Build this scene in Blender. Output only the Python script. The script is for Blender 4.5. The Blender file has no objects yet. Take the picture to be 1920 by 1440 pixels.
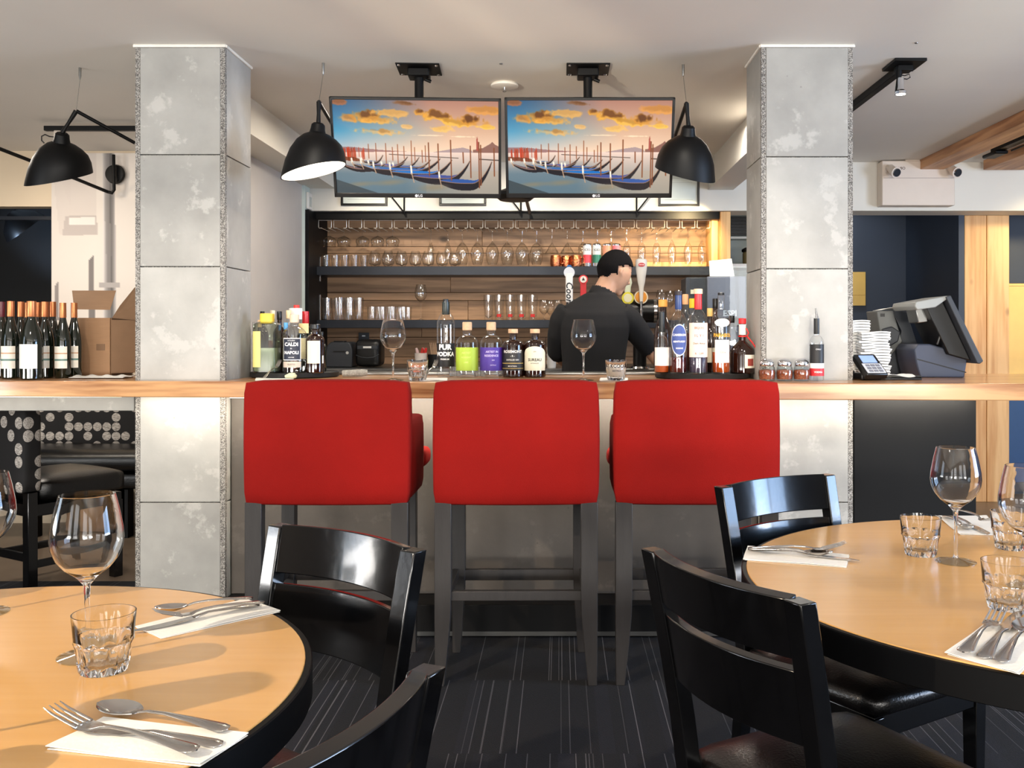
import bpy, bmesh, math, random
import numpy as np
from mathutils import Vector, Matrix
random.seed(7); rng = np.random.default_rng(7)
S = bpy.context.scene
COL = S.collection
PI = math.pi
# ------------------------------------------------------------------ camera
CAMZ, F, CX, CY = 1.265, 1800.0, 1050.0, 625.0      # eye height, focal length and vanishing point (1920x1440)
cam = bpy.data.cameras.new('camera'); co = bpy.data.objects.new('camera', cam); COL.objects.link(co)
co.location = (0, 0, CAMZ); co.rotation_euler = (PI/2, 0, 0)
cam.sensor_width = 36; cam.lens = F/1920*36
cam.shift_x = (960-CX)/1920; cam.shift_y = -(720-CY)/1920
cam.clip_start = .05; cam.clip_end = 60
S.camera = co
S.view_settings.view_transform = 'Standard'; S.view_settings.look = 'None'
S.view_settings.gamma = 1; S.view_settings.use_curve_mapping = False
S.view_settings.exposure = 0.22
S.cycles.transparent_max_bounces = 40
S.cycles.max_bounces = 12; S.cycles.sample_clamp_indirect = 5.0
# ------------------------------------------------------------------ world and lights
w = bpy.data.worlds.new('world'); S.world = w; w.use_nodes = True
w.node_tree.nodes['Background'].inputs[0].default_value = (.62, .76, 1.0, 1)
w.node_tree.nodes['Background'].inputs[1].default_value = 1.0

def light(name, kind, loc, energy, color=(1, 1, 1), size=.1, size_y=None, target=None, spot=None, blend=.5):
    l = bpy.data.lights.new(name, kind); l.energy = energy; l.color = color
    if kind == 'AREA':
        l.shape = 'RECTANGLE' if size_y else 'SQUARE'; l.size = size
        if size_y: l.size_y = size_y
    else:
        l.shadow_soft_size = size
    if kind == 'SPOT': l.spot_size = math.radians(spot); l.spot_blend = blend
    o = bpy.data.objects.new(name, l); COL.objects.link(o); o.location = loc
    if target is not None:
        o.rotation_euler = (Vector(target)-Vector(loc)).to_track_quat('-Z', 'Y').to_euler()
    return o
DAY = (.72, .86, 1.0); SOFT = (1, .96, .90); WARM = (1.0, .80, .58); NEUT = (1.0, .90, .78)
# daylight through the windows of the street side behind the camera; the second lamp of each is an added fill that brightens the ceiling
for i, x in enumerate((-3.3, -1.5, .9, 2.7)):
    light('window_daylight', 'AREA', (x, -2.95, 1.55), 22, SOFT, 1.1, 1.5, target=(x, 4, 1.5))
    light('ceiling_fill', 'AREA', (x, -2.9, .95), 74, SOFT, 1.1, .4, target=(x*.8, 1.2, 2.6))
for y, e in ((1.2, 70), (2.4, 105)):
    light('window_daylight', 'AREA', (5.5, y, 1.5), e, (.42, .64, 1.0), 1.05, 1.5, target=(0, y, 1.5))
light('ceiling_fill', 'AREA', (5.4, 2.0, .9), 74, SOFT, 2.4, .4, target=(2.2, 3.2, 2.6))  # added fill lighting the ceiling from the right
light('window_daylight', 'AREA', (-4.9, 1.7, 1.5), 20, DAY, 1.2, 1.6, target=(0, 1.7, 1.5))
light('ceiling_fill', 'AREA', (-4.8, 2.2, .9), 50, SOFT, 2.0, .4, target=(-2.0, 3.4, 2.6))  # added fill lighting the ceiling from the left
# ceiling spots over the dining tables and the bar
light('ceiling_spot', 'SPOT', (-2.6, .0, 2.42), 330, WARM, .022, target=(-.85, 1.35, .75), spot=62, blend=.6)
light('ceiling_spot', 'SPOT', (2.6, 1.0, 2.42), 60, NEUT, .06, target=(1.1, 2.0, .75), spot=70, blend=.8)
light('ceiling_spot', 'SPOT', (-1.7, 2.2, 2.42), 85, NEUT, .05, target=(-1.65, 4.1, .9), spot=50, blend=.8)
light('ceiling_spot', 'SPOT', (1.2, 2.2, 2.42), 85, NEUT, .05, target=(1.1, 4.1, .9), spot=50, blend=.8)
for x in (-3.4, -.9, .9, 3.0):
    light('ceiling_pot_light', 'AREA', (x, 5.3, 2.46), 18, NEUT, .35, target=(x, 5.3, 0))
# LED strips under the bar top
light('led_strip_light', 'AREA', (-.28, 4.02, .9935), 20, (1, .92, .78), 2.2, .012, target=(-.28, 4.5, .5))
light('led_strip_light', 'AREA', (-1.62, 4.03, .9935), .7, (1, .92, .78), .36, .012, target=(-1.62, 4.3, .1))
light('led_strip_light', 'AREA', (1.07, 4.0, .9935), .7, (1, .92, .78), .36, .012, target=(1.07, 4.3, .1))
light('led_strip_light', 'AREA', (1.55, 4.03, .9935), 3, (1, .92, .78), .5, .012, target=(1.55, 4.4, .5))
light('led_strip_light', 'AREA', (-2.5, 4.07, .9935), .35, (1, .92, .78), 1.2, .012, target=(-2.5, 4.35, .6))
# small spots above the back bar and around the room
light('shelf_spot', 'SPOT', (.95, 6.72, 2.12), 34, (1, .76, .40), .03, target=(.85, 7.3, 1.8), spot=110, blend=.7)
for x in (-1.2, -.35, .5): light('shelf_spot', 'SPOT', (x, 5.9, 2.47), 46, (1, .88, .70), .035, target=(x, 7.3, 1.7), spot=62, blend=.9)
light('shelf_spot', 'SPOT', (-.9, 3.0, 2.45), 45, (1, .92, .80), .05, target=(-.9, 4.5, 1.3), spot=60, blend=.9)
light('shelf_spot', 'SPOT', (.4, 3.0, 2.45), 45, (1, .92, .80), .05, target=(.5, 4.5, 1.3), spot=60, blend=.9)
light('shelf_spot', 'SPOT', (3.9, 6.4, 2.3), 60, (1, .78, .42), .05, target=(3.4, 7.3, 1.5), spot=80, blend=.9)
light('shelf_spot', 'SPOT', (2.3, 7.6, 2.4), 16, (.9, .95, 1), .05, target=(2.4, 8.3, 1.9), spot=100, blend=.9)
light('shelf_spot', 'SPOT', (-3.9, 4.8, 2.35), 36, WARM, .05, target=(-2.8, 6.5, 1.4), spot=70, blend=.9)

# added spots imitate low sun reflected on the ceiling: long soft streaks
for x0, x1, y1, e, c in ((-2.96, -.44, 3.95, 1500, (1, .84, .60)), (-3.2, .0, 4.0, 1500, (1, .86, .64)), (-3.5, -1.1, 3.8, 700, (1, .88, .70)), (.6, 1.7, 3.6, 800, (1, .95, .70)), (3.3, 2.9, 4.4, 900, (1, .92, .62))):
    light('sun_glint', 'SPOT', (x0, -2.85, 1.0), e, c, .04, target=(x1, y1, 2.5), spot=5.5, blend=1.)
light('dome_lamp_fill', 'SPOT', (-4.4, 6.9, 1.9), 20, (.5, .7, 1), .04, target=(-4.2, 7.4, 2.15), spot=80)  # added fill so the dome lamp in the dark room catches a blue highlight
# ------------------------------------------------------------------ helpers: pixels, colours, materials
def W(px, py, d):            # photo pixel seen at depth d -> point in the room
    return Vector(((px-CX)/F*d, d, CAMZ-(py-CY)/F*d))
def T(px, py, z):            # photo pixel on the horizontal plane z -> point in the room
    return W(px, py, (CAMZ-z)*F/(py-CY))
def lin(c):
    c = [v/255 for v in c[:3]]
    return tuple(v/12.92 if v <= .04045 else ((v+.055)/1.055)**2.4 for v in c)
def rgb(*c): return lin(c)+(1,)

def newmat(name):
    m = bpy.data.materials.new(name); m.use_nodes = True
    nt = m.node_tree; nt.nodes.clear()
    return m, nt
def N(nt, t, **k):
    n = nt.nodes.new(t)
    for a, v in k.items():
        if a.startswith('i_'): n.inputs[a[2:].replace('_', ' ')].default_value = v
        elif a[0] == 'n' and a[1:].isdigit(): n.inputs[int(a[1:])].default_value = v
        else: setattr(n, a, v)
    return n
def L(nt, a, b): nt.links.new(a, b)
def mapping(nt, scale=(1, 1, 1), coord='Object', rot=(0, 0, 0)):
    tc = N(nt, 'ShaderNodeTexCoord'); mp = N(nt, 'ShaderNodeMapping')
    mp.inputs['Scale'].default_value = scale; mp.inputs['Rotation'].default_value = rot
    L(nt, tc.outputs[coord], mp.inputs['Vector']); return mp.outputs['Vector']
def ramp(nt, fac, stops):
    r = N(nt, 'ShaderNodeValToRGB'); el = r.color_ramp.elements
    while len(el) < len(stops): el.new(.5)
    for e, (p, c) in zip(el, stops): e.position = p; e.color = c if len(c) == 4 else rgb(*c)
    L(nt, fac, r.inputs['Fac']); return r.outputs['Color']
def P(name, c, rough=.5, metal=0., spec=.5, coat=0., var=.08, scale=12., bump=0., bscale=60., stretch=(1, 1, 1),
      emit=None, estr=0., trans=0., sheen=0., alpha=1.):
    m, nt = newmat(name)
    o = N(nt, 'ShaderNodeOutputMaterial'); b = N(nt, 'ShaderNodeBsdfPrincipled')
    L(nt, b.outputs[0], o.inputs[0])
    v = mapping(nt, stretch)
    n = N(nt, 'ShaderNodeTexNoise'); n.inputs['Scale'].default_value = scale; n.inputs['Detail'].default_value = 5
    L(nt, v, n.inputs['Vector'])
    l = Vector(lin(c)); a = l*(1-var); e = l*(1+var)
    L(nt, ramp(nt, n.outputs['Fac'], [(.3, (a.x, a.y, a.z, 1)), (.7, (min(e.x, 1), min(e.y, 1), min(e.z, 1), 1))]), b.inputs['Base Color'])
    b.inputs['Roughness'].default_value = rough; b.inputs['Metallic'].default_value = metal
    b.inputs['Specular IOR Level'].default_value = spec
    b.inputs['Coat Weight'].default_value = coat; b.inputs['Coat Roughness'].default_value = .08
    b.inputs['Transmission Weight'].default_value = trans; b.inputs['Alpha'].default_value = alpha
    if sheen: b.inputs['Sheen Weight'].default_value = sheen
    if emit: b.inputs['Emission Color'].default_value = rgb(*emit); b.inputs['Emission Strength'].default_value = estr
    if bump:
        n2 = N(nt, 'ShaderNodeTexNoise'); n2.inputs['Scale'].default_value = bscale; n2.inputs['Detail'].default_value = 4
        L(nt, v, n2.inputs['Vector'])
        bp = N(nt, 'ShaderNodeBump'); bp.inputs['Strength'].default_value = bump; bp.inputs['Distance'].default_value = .004
        L(nt, n2.outputs['Fac'], bp.inputs['Height']); L(nt, bp.outputs[0], b.inputs['Normal'])
    return m
def clear_glass(name, tint=(245, 248, 248), edge=(150, 160, 165), gloss=1.0, rough=.015):
    """thin-walled glass: clear where one looks straight through, reflecting and darker at grazing angles"""
    m, nt = newmat(name); o = N(nt, 'ShaderNodeOutputMaterial')
    lw = N(nt, 'ShaderNodeLayerWeight'); lw.inputs['Blend'].default_value = .28
    tr = N(nt, 'ShaderNodeBsdfTransparent'); gl = N(nt, 'ShaderNodeBsdfGlossy'); gl.inputs['Roughness'].default_value = rough
    L(nt, ramp(nt, lw.outputs['Facing'], [(0., tint), (.55, tint), (1., edge)]), tr.inputs['Color'])
    ns = N(nt, 'ShaderNodeTexNoise'); ns.inputs['Scale'].default_value = 14.; L(nt, mapping(nt), ns.inputs['Vector'])
    bp = N(nt, 'ShaderNodeBump'); bp.inputs['Strength'].default_value = .05; bp.inputs['Distance'].default_value = .004
    L(nt, ns.outputs['Fac'], bp.inputs['Height']); L(nt, bp.outputs[0], gl.inputs['Normal'])
    pw = N(nt, 'ShaderNodeMath', operation='POWER'); pw.inputs[1].default_value = 3.2
    l2 = N(nt, 'ShaderNodeLayerWeight'); l2.inputs['Blend'].default_value = .5
    L(nt, l2.outputs['Facing'], pw.inputs[0])
    mu = N(nt, 'ShaderNodeMath', operation='MULTIPLY_ADD'); mu.inputs[1].default_value = .75*gloss; mu.inputs[2].default_value = .05*gloss; L(nt, pw.outputs[0], mu.inputs[0])
    mu.use_clamp = True
    mx = N(nt, 'ShaderNodeMixShader'); L(nt, mu.outputs[0], mx.inputs[0]); L(nt, tr.outputs[0], mx.inputs[1]); L(nt, gl.outputs[0], mx.inputs[2])
    L(nt, mx.outputs[0], o.inputs[0]); return m
def real_glass(name, c=(255, 255, 255), ior=1.45):
    m, nt = newmat(name); o = N(nt, 'ShaderNodeOutputMaterial'); g = N(nt, 'ShaderNodeBsdfGlass'); g.inputs['Roughness'].default_value = 0.; g.inputs['IOR'].default_value = ior
    ns = N(nt, 'ShaderNodeTexNoise'); ns.inputs['Scale'].default_value = 8.; L(nt, mapping(nt), ns.inputs['Vector'])
    a = Vector(lin(c)); L(nt, ramp(nt, ns.outputs['Fac'], [(.3, tuple(a*.985)+(1,)), (.7, tuple(a)+(1,))]), g.inputs['Color'])
    L(nt, g.outputs[0], o.inputs[0]); return m
def concrete(name, c, dark=.84, var=.10, rough=.62):
    m, nt = newmat(name); o = N(nt, 'ShaderNodeOutputMaterial'); b = N(nt, 'ShaderNodeBsdfPrincipled'); L(nt, b.outputs[0], o.inputs[0])
    v = mapping(nt)
    inf = N(nt, 'ShaderNodeObjectInfo'); ad = N(nt, 'ShaderNodeVectorMath', operation='ADD'); sc = N(nt, 'ShaderNodeVectorMath', operation='SCALE')
    L(nt, inf.outputs['Random'], sc.inputs[0]); sc.inputs['Scale'].default_value = 31.
    L(nt, v, ad.inputs[0]); L(nt, sc.outputs[0], ad.inputs[1]); v = ad.outputs[0]
    def noise(s, d=6, r=.55):
        n = N(nt, 'ShaderNodeTexNoise'); n.inputs['Scale'].default_value = s; n.inputs['Detail'].default_value = d
        n.inputs['Roughness'].default_value = r; L(nt, v, n.inputs['Vector']); return n.outputs['Fac']
    l = Vector(lin(c))
    base0 = ramp(nt, noise(4.), [(.25, tuple(l*dark)+(1,)), (.75, tuple(l*(1+var))+(1,))])
    tn = N(nt, 'ShaderNodeMath', operation='MULTIPLY_ADD'); tn.inputs[1].default_value = .26; tn.inputs[2].default_value = .76; L(nt, inf.outputs['Random'], tn.inputs[0])
    sm = N(nt, 'ShaderNodeVectorMath', operation='SCALE'); L(nt, base0, sm.inputs[0]); L(nt, tn.outputs[0], sm.inputs['Scale']); base = sm.outputs[0]
    blot = ramp(nt, noise(7., 8, .65), [(.57, (0, 0, 0, 1)), (.63, (1, 1, 1, 1))])
    mx = N(nt, 'ShaderNodeMix', data_type='RGBA'); L(nt, base, mx.inputs[6])
    mm = N(nt, 'ShaderNodeMath', operation='MULTIPLY'); mm.inputs[1].default_value = .5; L(nt, blot, mm.inputs[0]); L(nt, mm.outputs[0], mx.inputs[0])
    mx.inputs[7].default_value = tuple(min(1, q*1.24) for q in l)+(1,)
    vo = N(nt, 'ShaderNodeTexVoronoi'); vo.inputs['Scale'].default_value = 9.; L(nt, v, vo.inputs['Vector'])
    pit = ramp(nt, vo.outputs['Distance'], [(.03, (1, 1, 1, 1)), (.05, (0, 0, 0, 1))])
    mx2 = N(nt, 'ShaderNodeMix', data_type='RGBA'); L(nt, mx.outputs[2], mx2.inputs[6]); mx2.inputs[7].default_value = tuple(l*.45)+(1,)
    m3 = N(nt, 'ShaderNodeMath', operation='MULTIPLY'); m3.inputs[1].default_value = .6; L(nt, pit, m3.inputs[0]); L(nt, m3.outputs[0], mx2.inputs[0])
    L(nt, mx2.outputs[2], b.inputs['Base Color']); b.inputs['Roughness'].default_value = rough
    bp = N(nt, 'ShaderNodeBump'); bp.inputs['Strength'].default_value = .25; bp.inputs['Distance'].default_value = .003
    L(nt, noise(30.), bp.inputs['Height']); L(nt, bp.outputs[0], b.inputs['Normal'])
    return m
def wood(name, dark, light_, axis='X', rough=.4, scale=1., coat=0., knots=True, contrast=1.):
    m, nt = newmat(name); o = N(nt, 'ShaderNodeOutputMaterial'); b = N(nt, 'ShaderNodeBsdfPrincipled'); L(nt, b.outputs[0], o.inputs[0])
    s = {'X': (.35, 5, 5), 'Y': (5, .35, 5), 'Z': (5, 5, .35)}[axis]; s = tuple(q*scale for q in s)
    v = mapping(nt, s)
    inf = N(nt, 'ShaderNodeObjectInfo'); ad = N(nt, 'ShaderNodeVectorMath', operation='ADD'); sc = N(nt, 'ShaderNodeVectorMath', operation='SCALE')
    L(nt, inf.outputs['Random'], sc.inputs[0]); sc.inputs['Scale'].default_value = 47.
    L(nt, v, ad.inputs[0]); L(nt, sc.outputs[0], ad.inputs[1]); v = ad.outputs[0]
    n1 = N(nt, 'ShaderNodeTexNoise'); n1.inputs['Scale'].default_value = 1.1; n1.inputs['Detail'].default_value = 3; n1.inputs['Distortion'].default_value = .6; L(nt, v, n1.inputs['Vector'])
    mu = N(nt, 'ShaderNodeMath', operation='MULTIPLY'); mu.inputs[1].default_value = 9.*contrast; L(nt, n1.outputs['Fac'], mu.inputs[0])
    si = N(nt, 'ShaderNodeMath', operation='SINE'); 
    m2 = N(nt, 'ShaderNodeMath', operation='MULTIPLY'); m2.inputs[1].default_value = 3.14; L(nt, mu.outputs[0], m2.inputs[0]); L(nt, m2.outputs[0], si.inputs[0])
    n2 = N(nt, 'ShaderNodeTexNoise'); n2.inputs['Scale'].default_value = 7.; n2.inputs['Detail'].default_value = 6; L(nt, v, n2.inputs['Vector'])
    ma = N(nt, 'ShaderNodeMath', operation='MULTIPLY_ADD'); ma.inputs[1].default_value = .16; L(nt, si.outputs[0], ma.inputs[0]); L(nt, n2.outputs['Fac'], ma.inputs[2])
    col = ramp(nt, ma.outputs[0], [(.25, dark), (.68, light_)])
    if knots:
        ks = {'X': (.6, 1, 1), 'Y': (1, .6, 1), 'Z': (1, 1, .6)}[axis]
        vo = N(nt, 'ShaderNodeTexVoronoi'); vo.inputs['Scale'].default_value = 2.3; vk = mapping(nt, ks)
        a2 = N(nt, 'ShaderNodeVectorMath', operation='ADD'); L(nt, vk, a2.inputs[0]); L(nt, sc.outputs[0], a2.inputs[1]); L(nt, a2.outputs[0], vo.inputs['Vector'])
        kn = ramp(nt, vo.outputs['Distance'], [(.03, (1, 1, 1, 1)), (.075, (0, 0, 0, 1))])
        mx = N(nt, 'ShaderNodeMix', data_type='RGBA'); L(nt, kn, mx.inputs[0]); L(nt, col, mx.inputs[6])
        mx.inputs[7].default_value = tuple(q*.35 for q in rgb(*dark)[:3])+(1,); col = mx.outputs[2]
    L(nt, col, b.inputs['Base Color']); b.inputs['Roughness'].default_value = rough
    b.inputs['Coat Weight'].default_value = coat; b.inputs['Coat Roughness'].default_value = .1
    bp = N(nt, 'ShaderNodeBump'); bp.inputs['Strength'].default_value = .15; bp.inputs['Distance'].default_value = .002
    L(nt, ma.outputs[0], bp.inputs['Height']); L(nt, bp.outputs[0], b.inputs['Normal'])
    return m
def speckle(name):
    m, nt = newmat(name); o = N(nt, 'ShaderNodeOutputMaterial'); b = N(nt, 'ShaderNodeBsdfPrincipled'); L(nt, b.outputs[0], o.inputs[0])
    v = mapping(nt); vo = N(nt, 'ShaderNodeTexVoronoi'); vo.inputs['Scale'].default_value = 330.; L(nt, v, vo.inputs['Vector'])
    sp = N(nt, 'ShaderNodeSeparateColor'); L(nt, vo.outputs['Color'], sp.inputs[0])
    L(nt, ramp(nt, sp.outputs[0], [(.1, (84, 81, 77)), (.5, (138, 134, 128)), (.9, (190, 186, 178))]), b.inputs['Base Color'])
    b.inputs['Roughness'].default_value = .8
    bp = N(nt, 'ShaderNodeBump'); bp.inputs['Strength'].default_value = .7; bp.inputs['Distance'].default_value = .004
    L(nt, vo.outputs['Distance'], bp.inputs['Height']); L(nt, bp.outputs[0], b.inputs['Normal']); return m
def carpet(name):
    m, nt = newmat(name); o = N(nt, 'ShaderNodeOutputMaterial'); b = N(nt, 'ShaderNodeBsdfPrincipled'); L(nt, b.outputs[0], o.inputs[0])
    tc = N(nt, 'ShaderNodeTexCoord'); sx = N(nt, 'ShaderNodeSeparateXYZ'); L(nt, tc.outputs['Object'], sx.inputs[0])
    def mth(op, a, b_=None, c=None, clamp=False):
        n = N(nt, 'ShaderNodeMath', operation=op); n.use_clamp = clamp
        for i, q in enumerate((a, b_, c)):
            if q is None: continue
            if isinstance(q, (int, float)): n.inputs[i].default_value = q
            else: L(nt, q, n.inputs[i])
        return n.outputs[0]
    row = mth('FLOOR', mth('DIVIDE', mth('ADD', sx.outputs['Y'], 20.29), .61))
    off = mth('MULTIPLY', row, 3.37)
    def stripes(cell, width, thr, seed):
        x = mth('DIVIDE', mth('ADD', sx.outputs['X'], off), cell)
        fl = mth('FLOOR', x); fr = mth('SUBTRACT', x, fl)
        wn = N(nt, 'ShaderNodeTexWhiteNoise', noise_dimensions='1D'); L(nt, mth('ADD', fl, seed), wn.inputs['W'])
        on = mth('GREATER_THAN', wn.outputs['Value'], thr)
        w2 = N(nt, 'ShaderNodeTexWhiteNoise', noise_dimensions='1D'); L(nt, mth('ADD', fl, seed+71.3), w2.inputs['W'])
        cen = mth('MULTIPLY_ADD', w2.outputs['Value'], .6, .2)
        ln = mth('LESS_THAN', mth('ABSOLUTE', mth('SUBTRACT', fr, cen)), width)
        return mth('MULTIPLY', mth('MULTIPLY', on, ln), mth('MULTIPLY_ADD', w2.outputs['Value'], .7, .3))
    a = stripes(.034, .045, .60, 0.); c = stripes(.05, .025, .55, 200.); d = stripes(.11, .22, .4, 400.)
    nz = N(nt, 'ShaderNodeTexNoise'); nz.inputs['Scale'].default_value = 260.; L(nt, tc.outputs['Object'], nz.inputs['Vector'])
    base = ramp(nt, nz.outputs['Fac'], [(.35, (4, 4, 9)), (.7, (11, 12, 19))])
    mx = N(nt, 'ShaderNodeMix', data_type='RGBA'); L(nt, mth('MULTIPLY', d, .35), mx.inputs[0]); L(nt, base, mx.inputs[6]); mx.inputs[7].default_value = rgb(30, 32, 46)
    mx2 = N(nt, 'ShaderNodeMix', data_type='RGBA'); L(nt, mth('MULTIPLY', mth('ADD', a, c, clamp=True), mth('MULTIPLY_ADD', nz.outputs['Fac'], .8, .45)), mx2.inputs[0])
    L(nt, mx.outputs[2], mx2.inputs[6]); mx2.inputs[7].default_value = rgb(104, 102, 106)
    L(nt, mx2.outputs[2], b.inputs['Base Color']); b.inputs['Roughness'].default_value = .95
    bp = N(nt, 'ShaderNodeBump'); bp.inputs['Strength'].default_value = .5; bp.inputs['Distance'].default_value = .004
    L(nt, nz.outputs['Fac'], bp.inputs['Height']); L(nt, bp.outputs[0], b.inputs['Normal']); return m
def dotted(name):
    m, nt = newmat(name); o = N(nt, 'ShaderNodeOutputMaterial'); b = N(nt, 'ShaderNodeBsdfPrincipled'); L(nt, b.outputs[0], o.inputs[0])
    v0 = mapping(nt); ss = N(nt, 'ShaderNodeSeparateXYZ'); L(nt, v0, ss.inputs[0]); sa = N(nt, 'ShaderNodeMath', operation='ADD'); L(nt, ss.outputs[0], sa.inputs[0]); L(nt, ss.outputs[1], sa.inputs[1])
    cx = N(nt, 'ShaderNodeCombineXYZ'); L(nt, sa.outputs[0], cx.inputs[0]); L(nt, ss.outputs[2], cx.inputs[2]); vs_ = N(nt, 'ShaderNodeVectorMath', operation='SCALE'); L(nt, cx.outputs[0], vs_.inputs[0]); vs_.inputs['Scale'].default_value = 1/.062; v = vs_.outputs[0]; fr = N(nt, 'ShaderNodeVectorMath', operation='FRACTION'); L(nt, v, fr.inputs[0])
    fl = N(nt, 'ShaderNodeVectorMath', operation='FLOOR'); L(nt, v, fl.inputs[0])
    sb = N(nt, 'ShaderNodeVectorMath', operation='SUBTRACT'); L(nt, fr.outputs[0], sb.inputs[0]); sb.inputs[1].default_value = (.5, 0, .5)
    ln = N(nt, 'ShaderNodeVectorMath', operation='LENGTH'); L(nt, sb.outputs[0], ln.inputs[0])
    ls = N(nt, 'ShaderNodeMath', operation='LESS_THAN'); L(nt, ln.outputs['Value'], ls.inputs[0]); ls.inputs[1].default_value = .46
    wn = N(nt, 'ShaderNodeTexWhiteNoise'); L(nt, fl.outputs[0], wn.inputs['Vector'])
    gt = N(nt, 'ShaderNodeMath', operation='GREATER_THAN'); L(nt, wn.outputs['Value'], gt.inputs[0]); gt.inputs[1].default_value = .52
    mu = N(nt, 'ShaderNodeMath', operation='MULTIPLY'); L(nt, ls.outputs[0], mu.inputs[0]); L(nt, gt.outputs[0], mu.inputs[1])
    wv = N(nt, 'ShaderNodeTexNoise'); wv.inputs['Scale'].default_value = 300.; L(nt, mapping(nt, (.2, 1, 1)), wv.inputs['Vector'])
    dc = ramp(nt, wv.outputs['Fac'], [(.35, (120, 114, 108)), (.65, (205, 198, 190))])
    mx = N(nt, 'ShaderNodeMix', data_type='RGBA'); L(nt, mu.outputs[0], mx.inputs[0]); mx.inputs[6].default_value = rgb(16, 14, 15); L(nt, dc, mx.inputs[7])
    L(nt, mx.outputs[2], b.inputs['Base Color']); b.inputs['Roughness'].default_value = .8; return m
def printed(name, emit=0., rough=.5):
    m, nt = newmat(name); o = N(nt, 'ShaderNodeOutputMaterial'); b = N(nt, 'ShaderNodeBsdfPrincipled'); L(nt, b.outputs[0], o.inputs[0])
    at = N(nt, 'ShaderNodeAttribute', attribute_name='pic')
    b.inputs['Roughness'].default_value = rough
    if emit:
        b.inputs['Base Color'].default_value = (.01, .01, .012, 1)
        L(nt, at.outputs['Color'], b.inputs['Emission Color']); b.inputs['Emission Strength'].default_value = emit
    else: L(nt, at.outputs['Color'], b.inputs['Base Color'])
    return m

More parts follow.
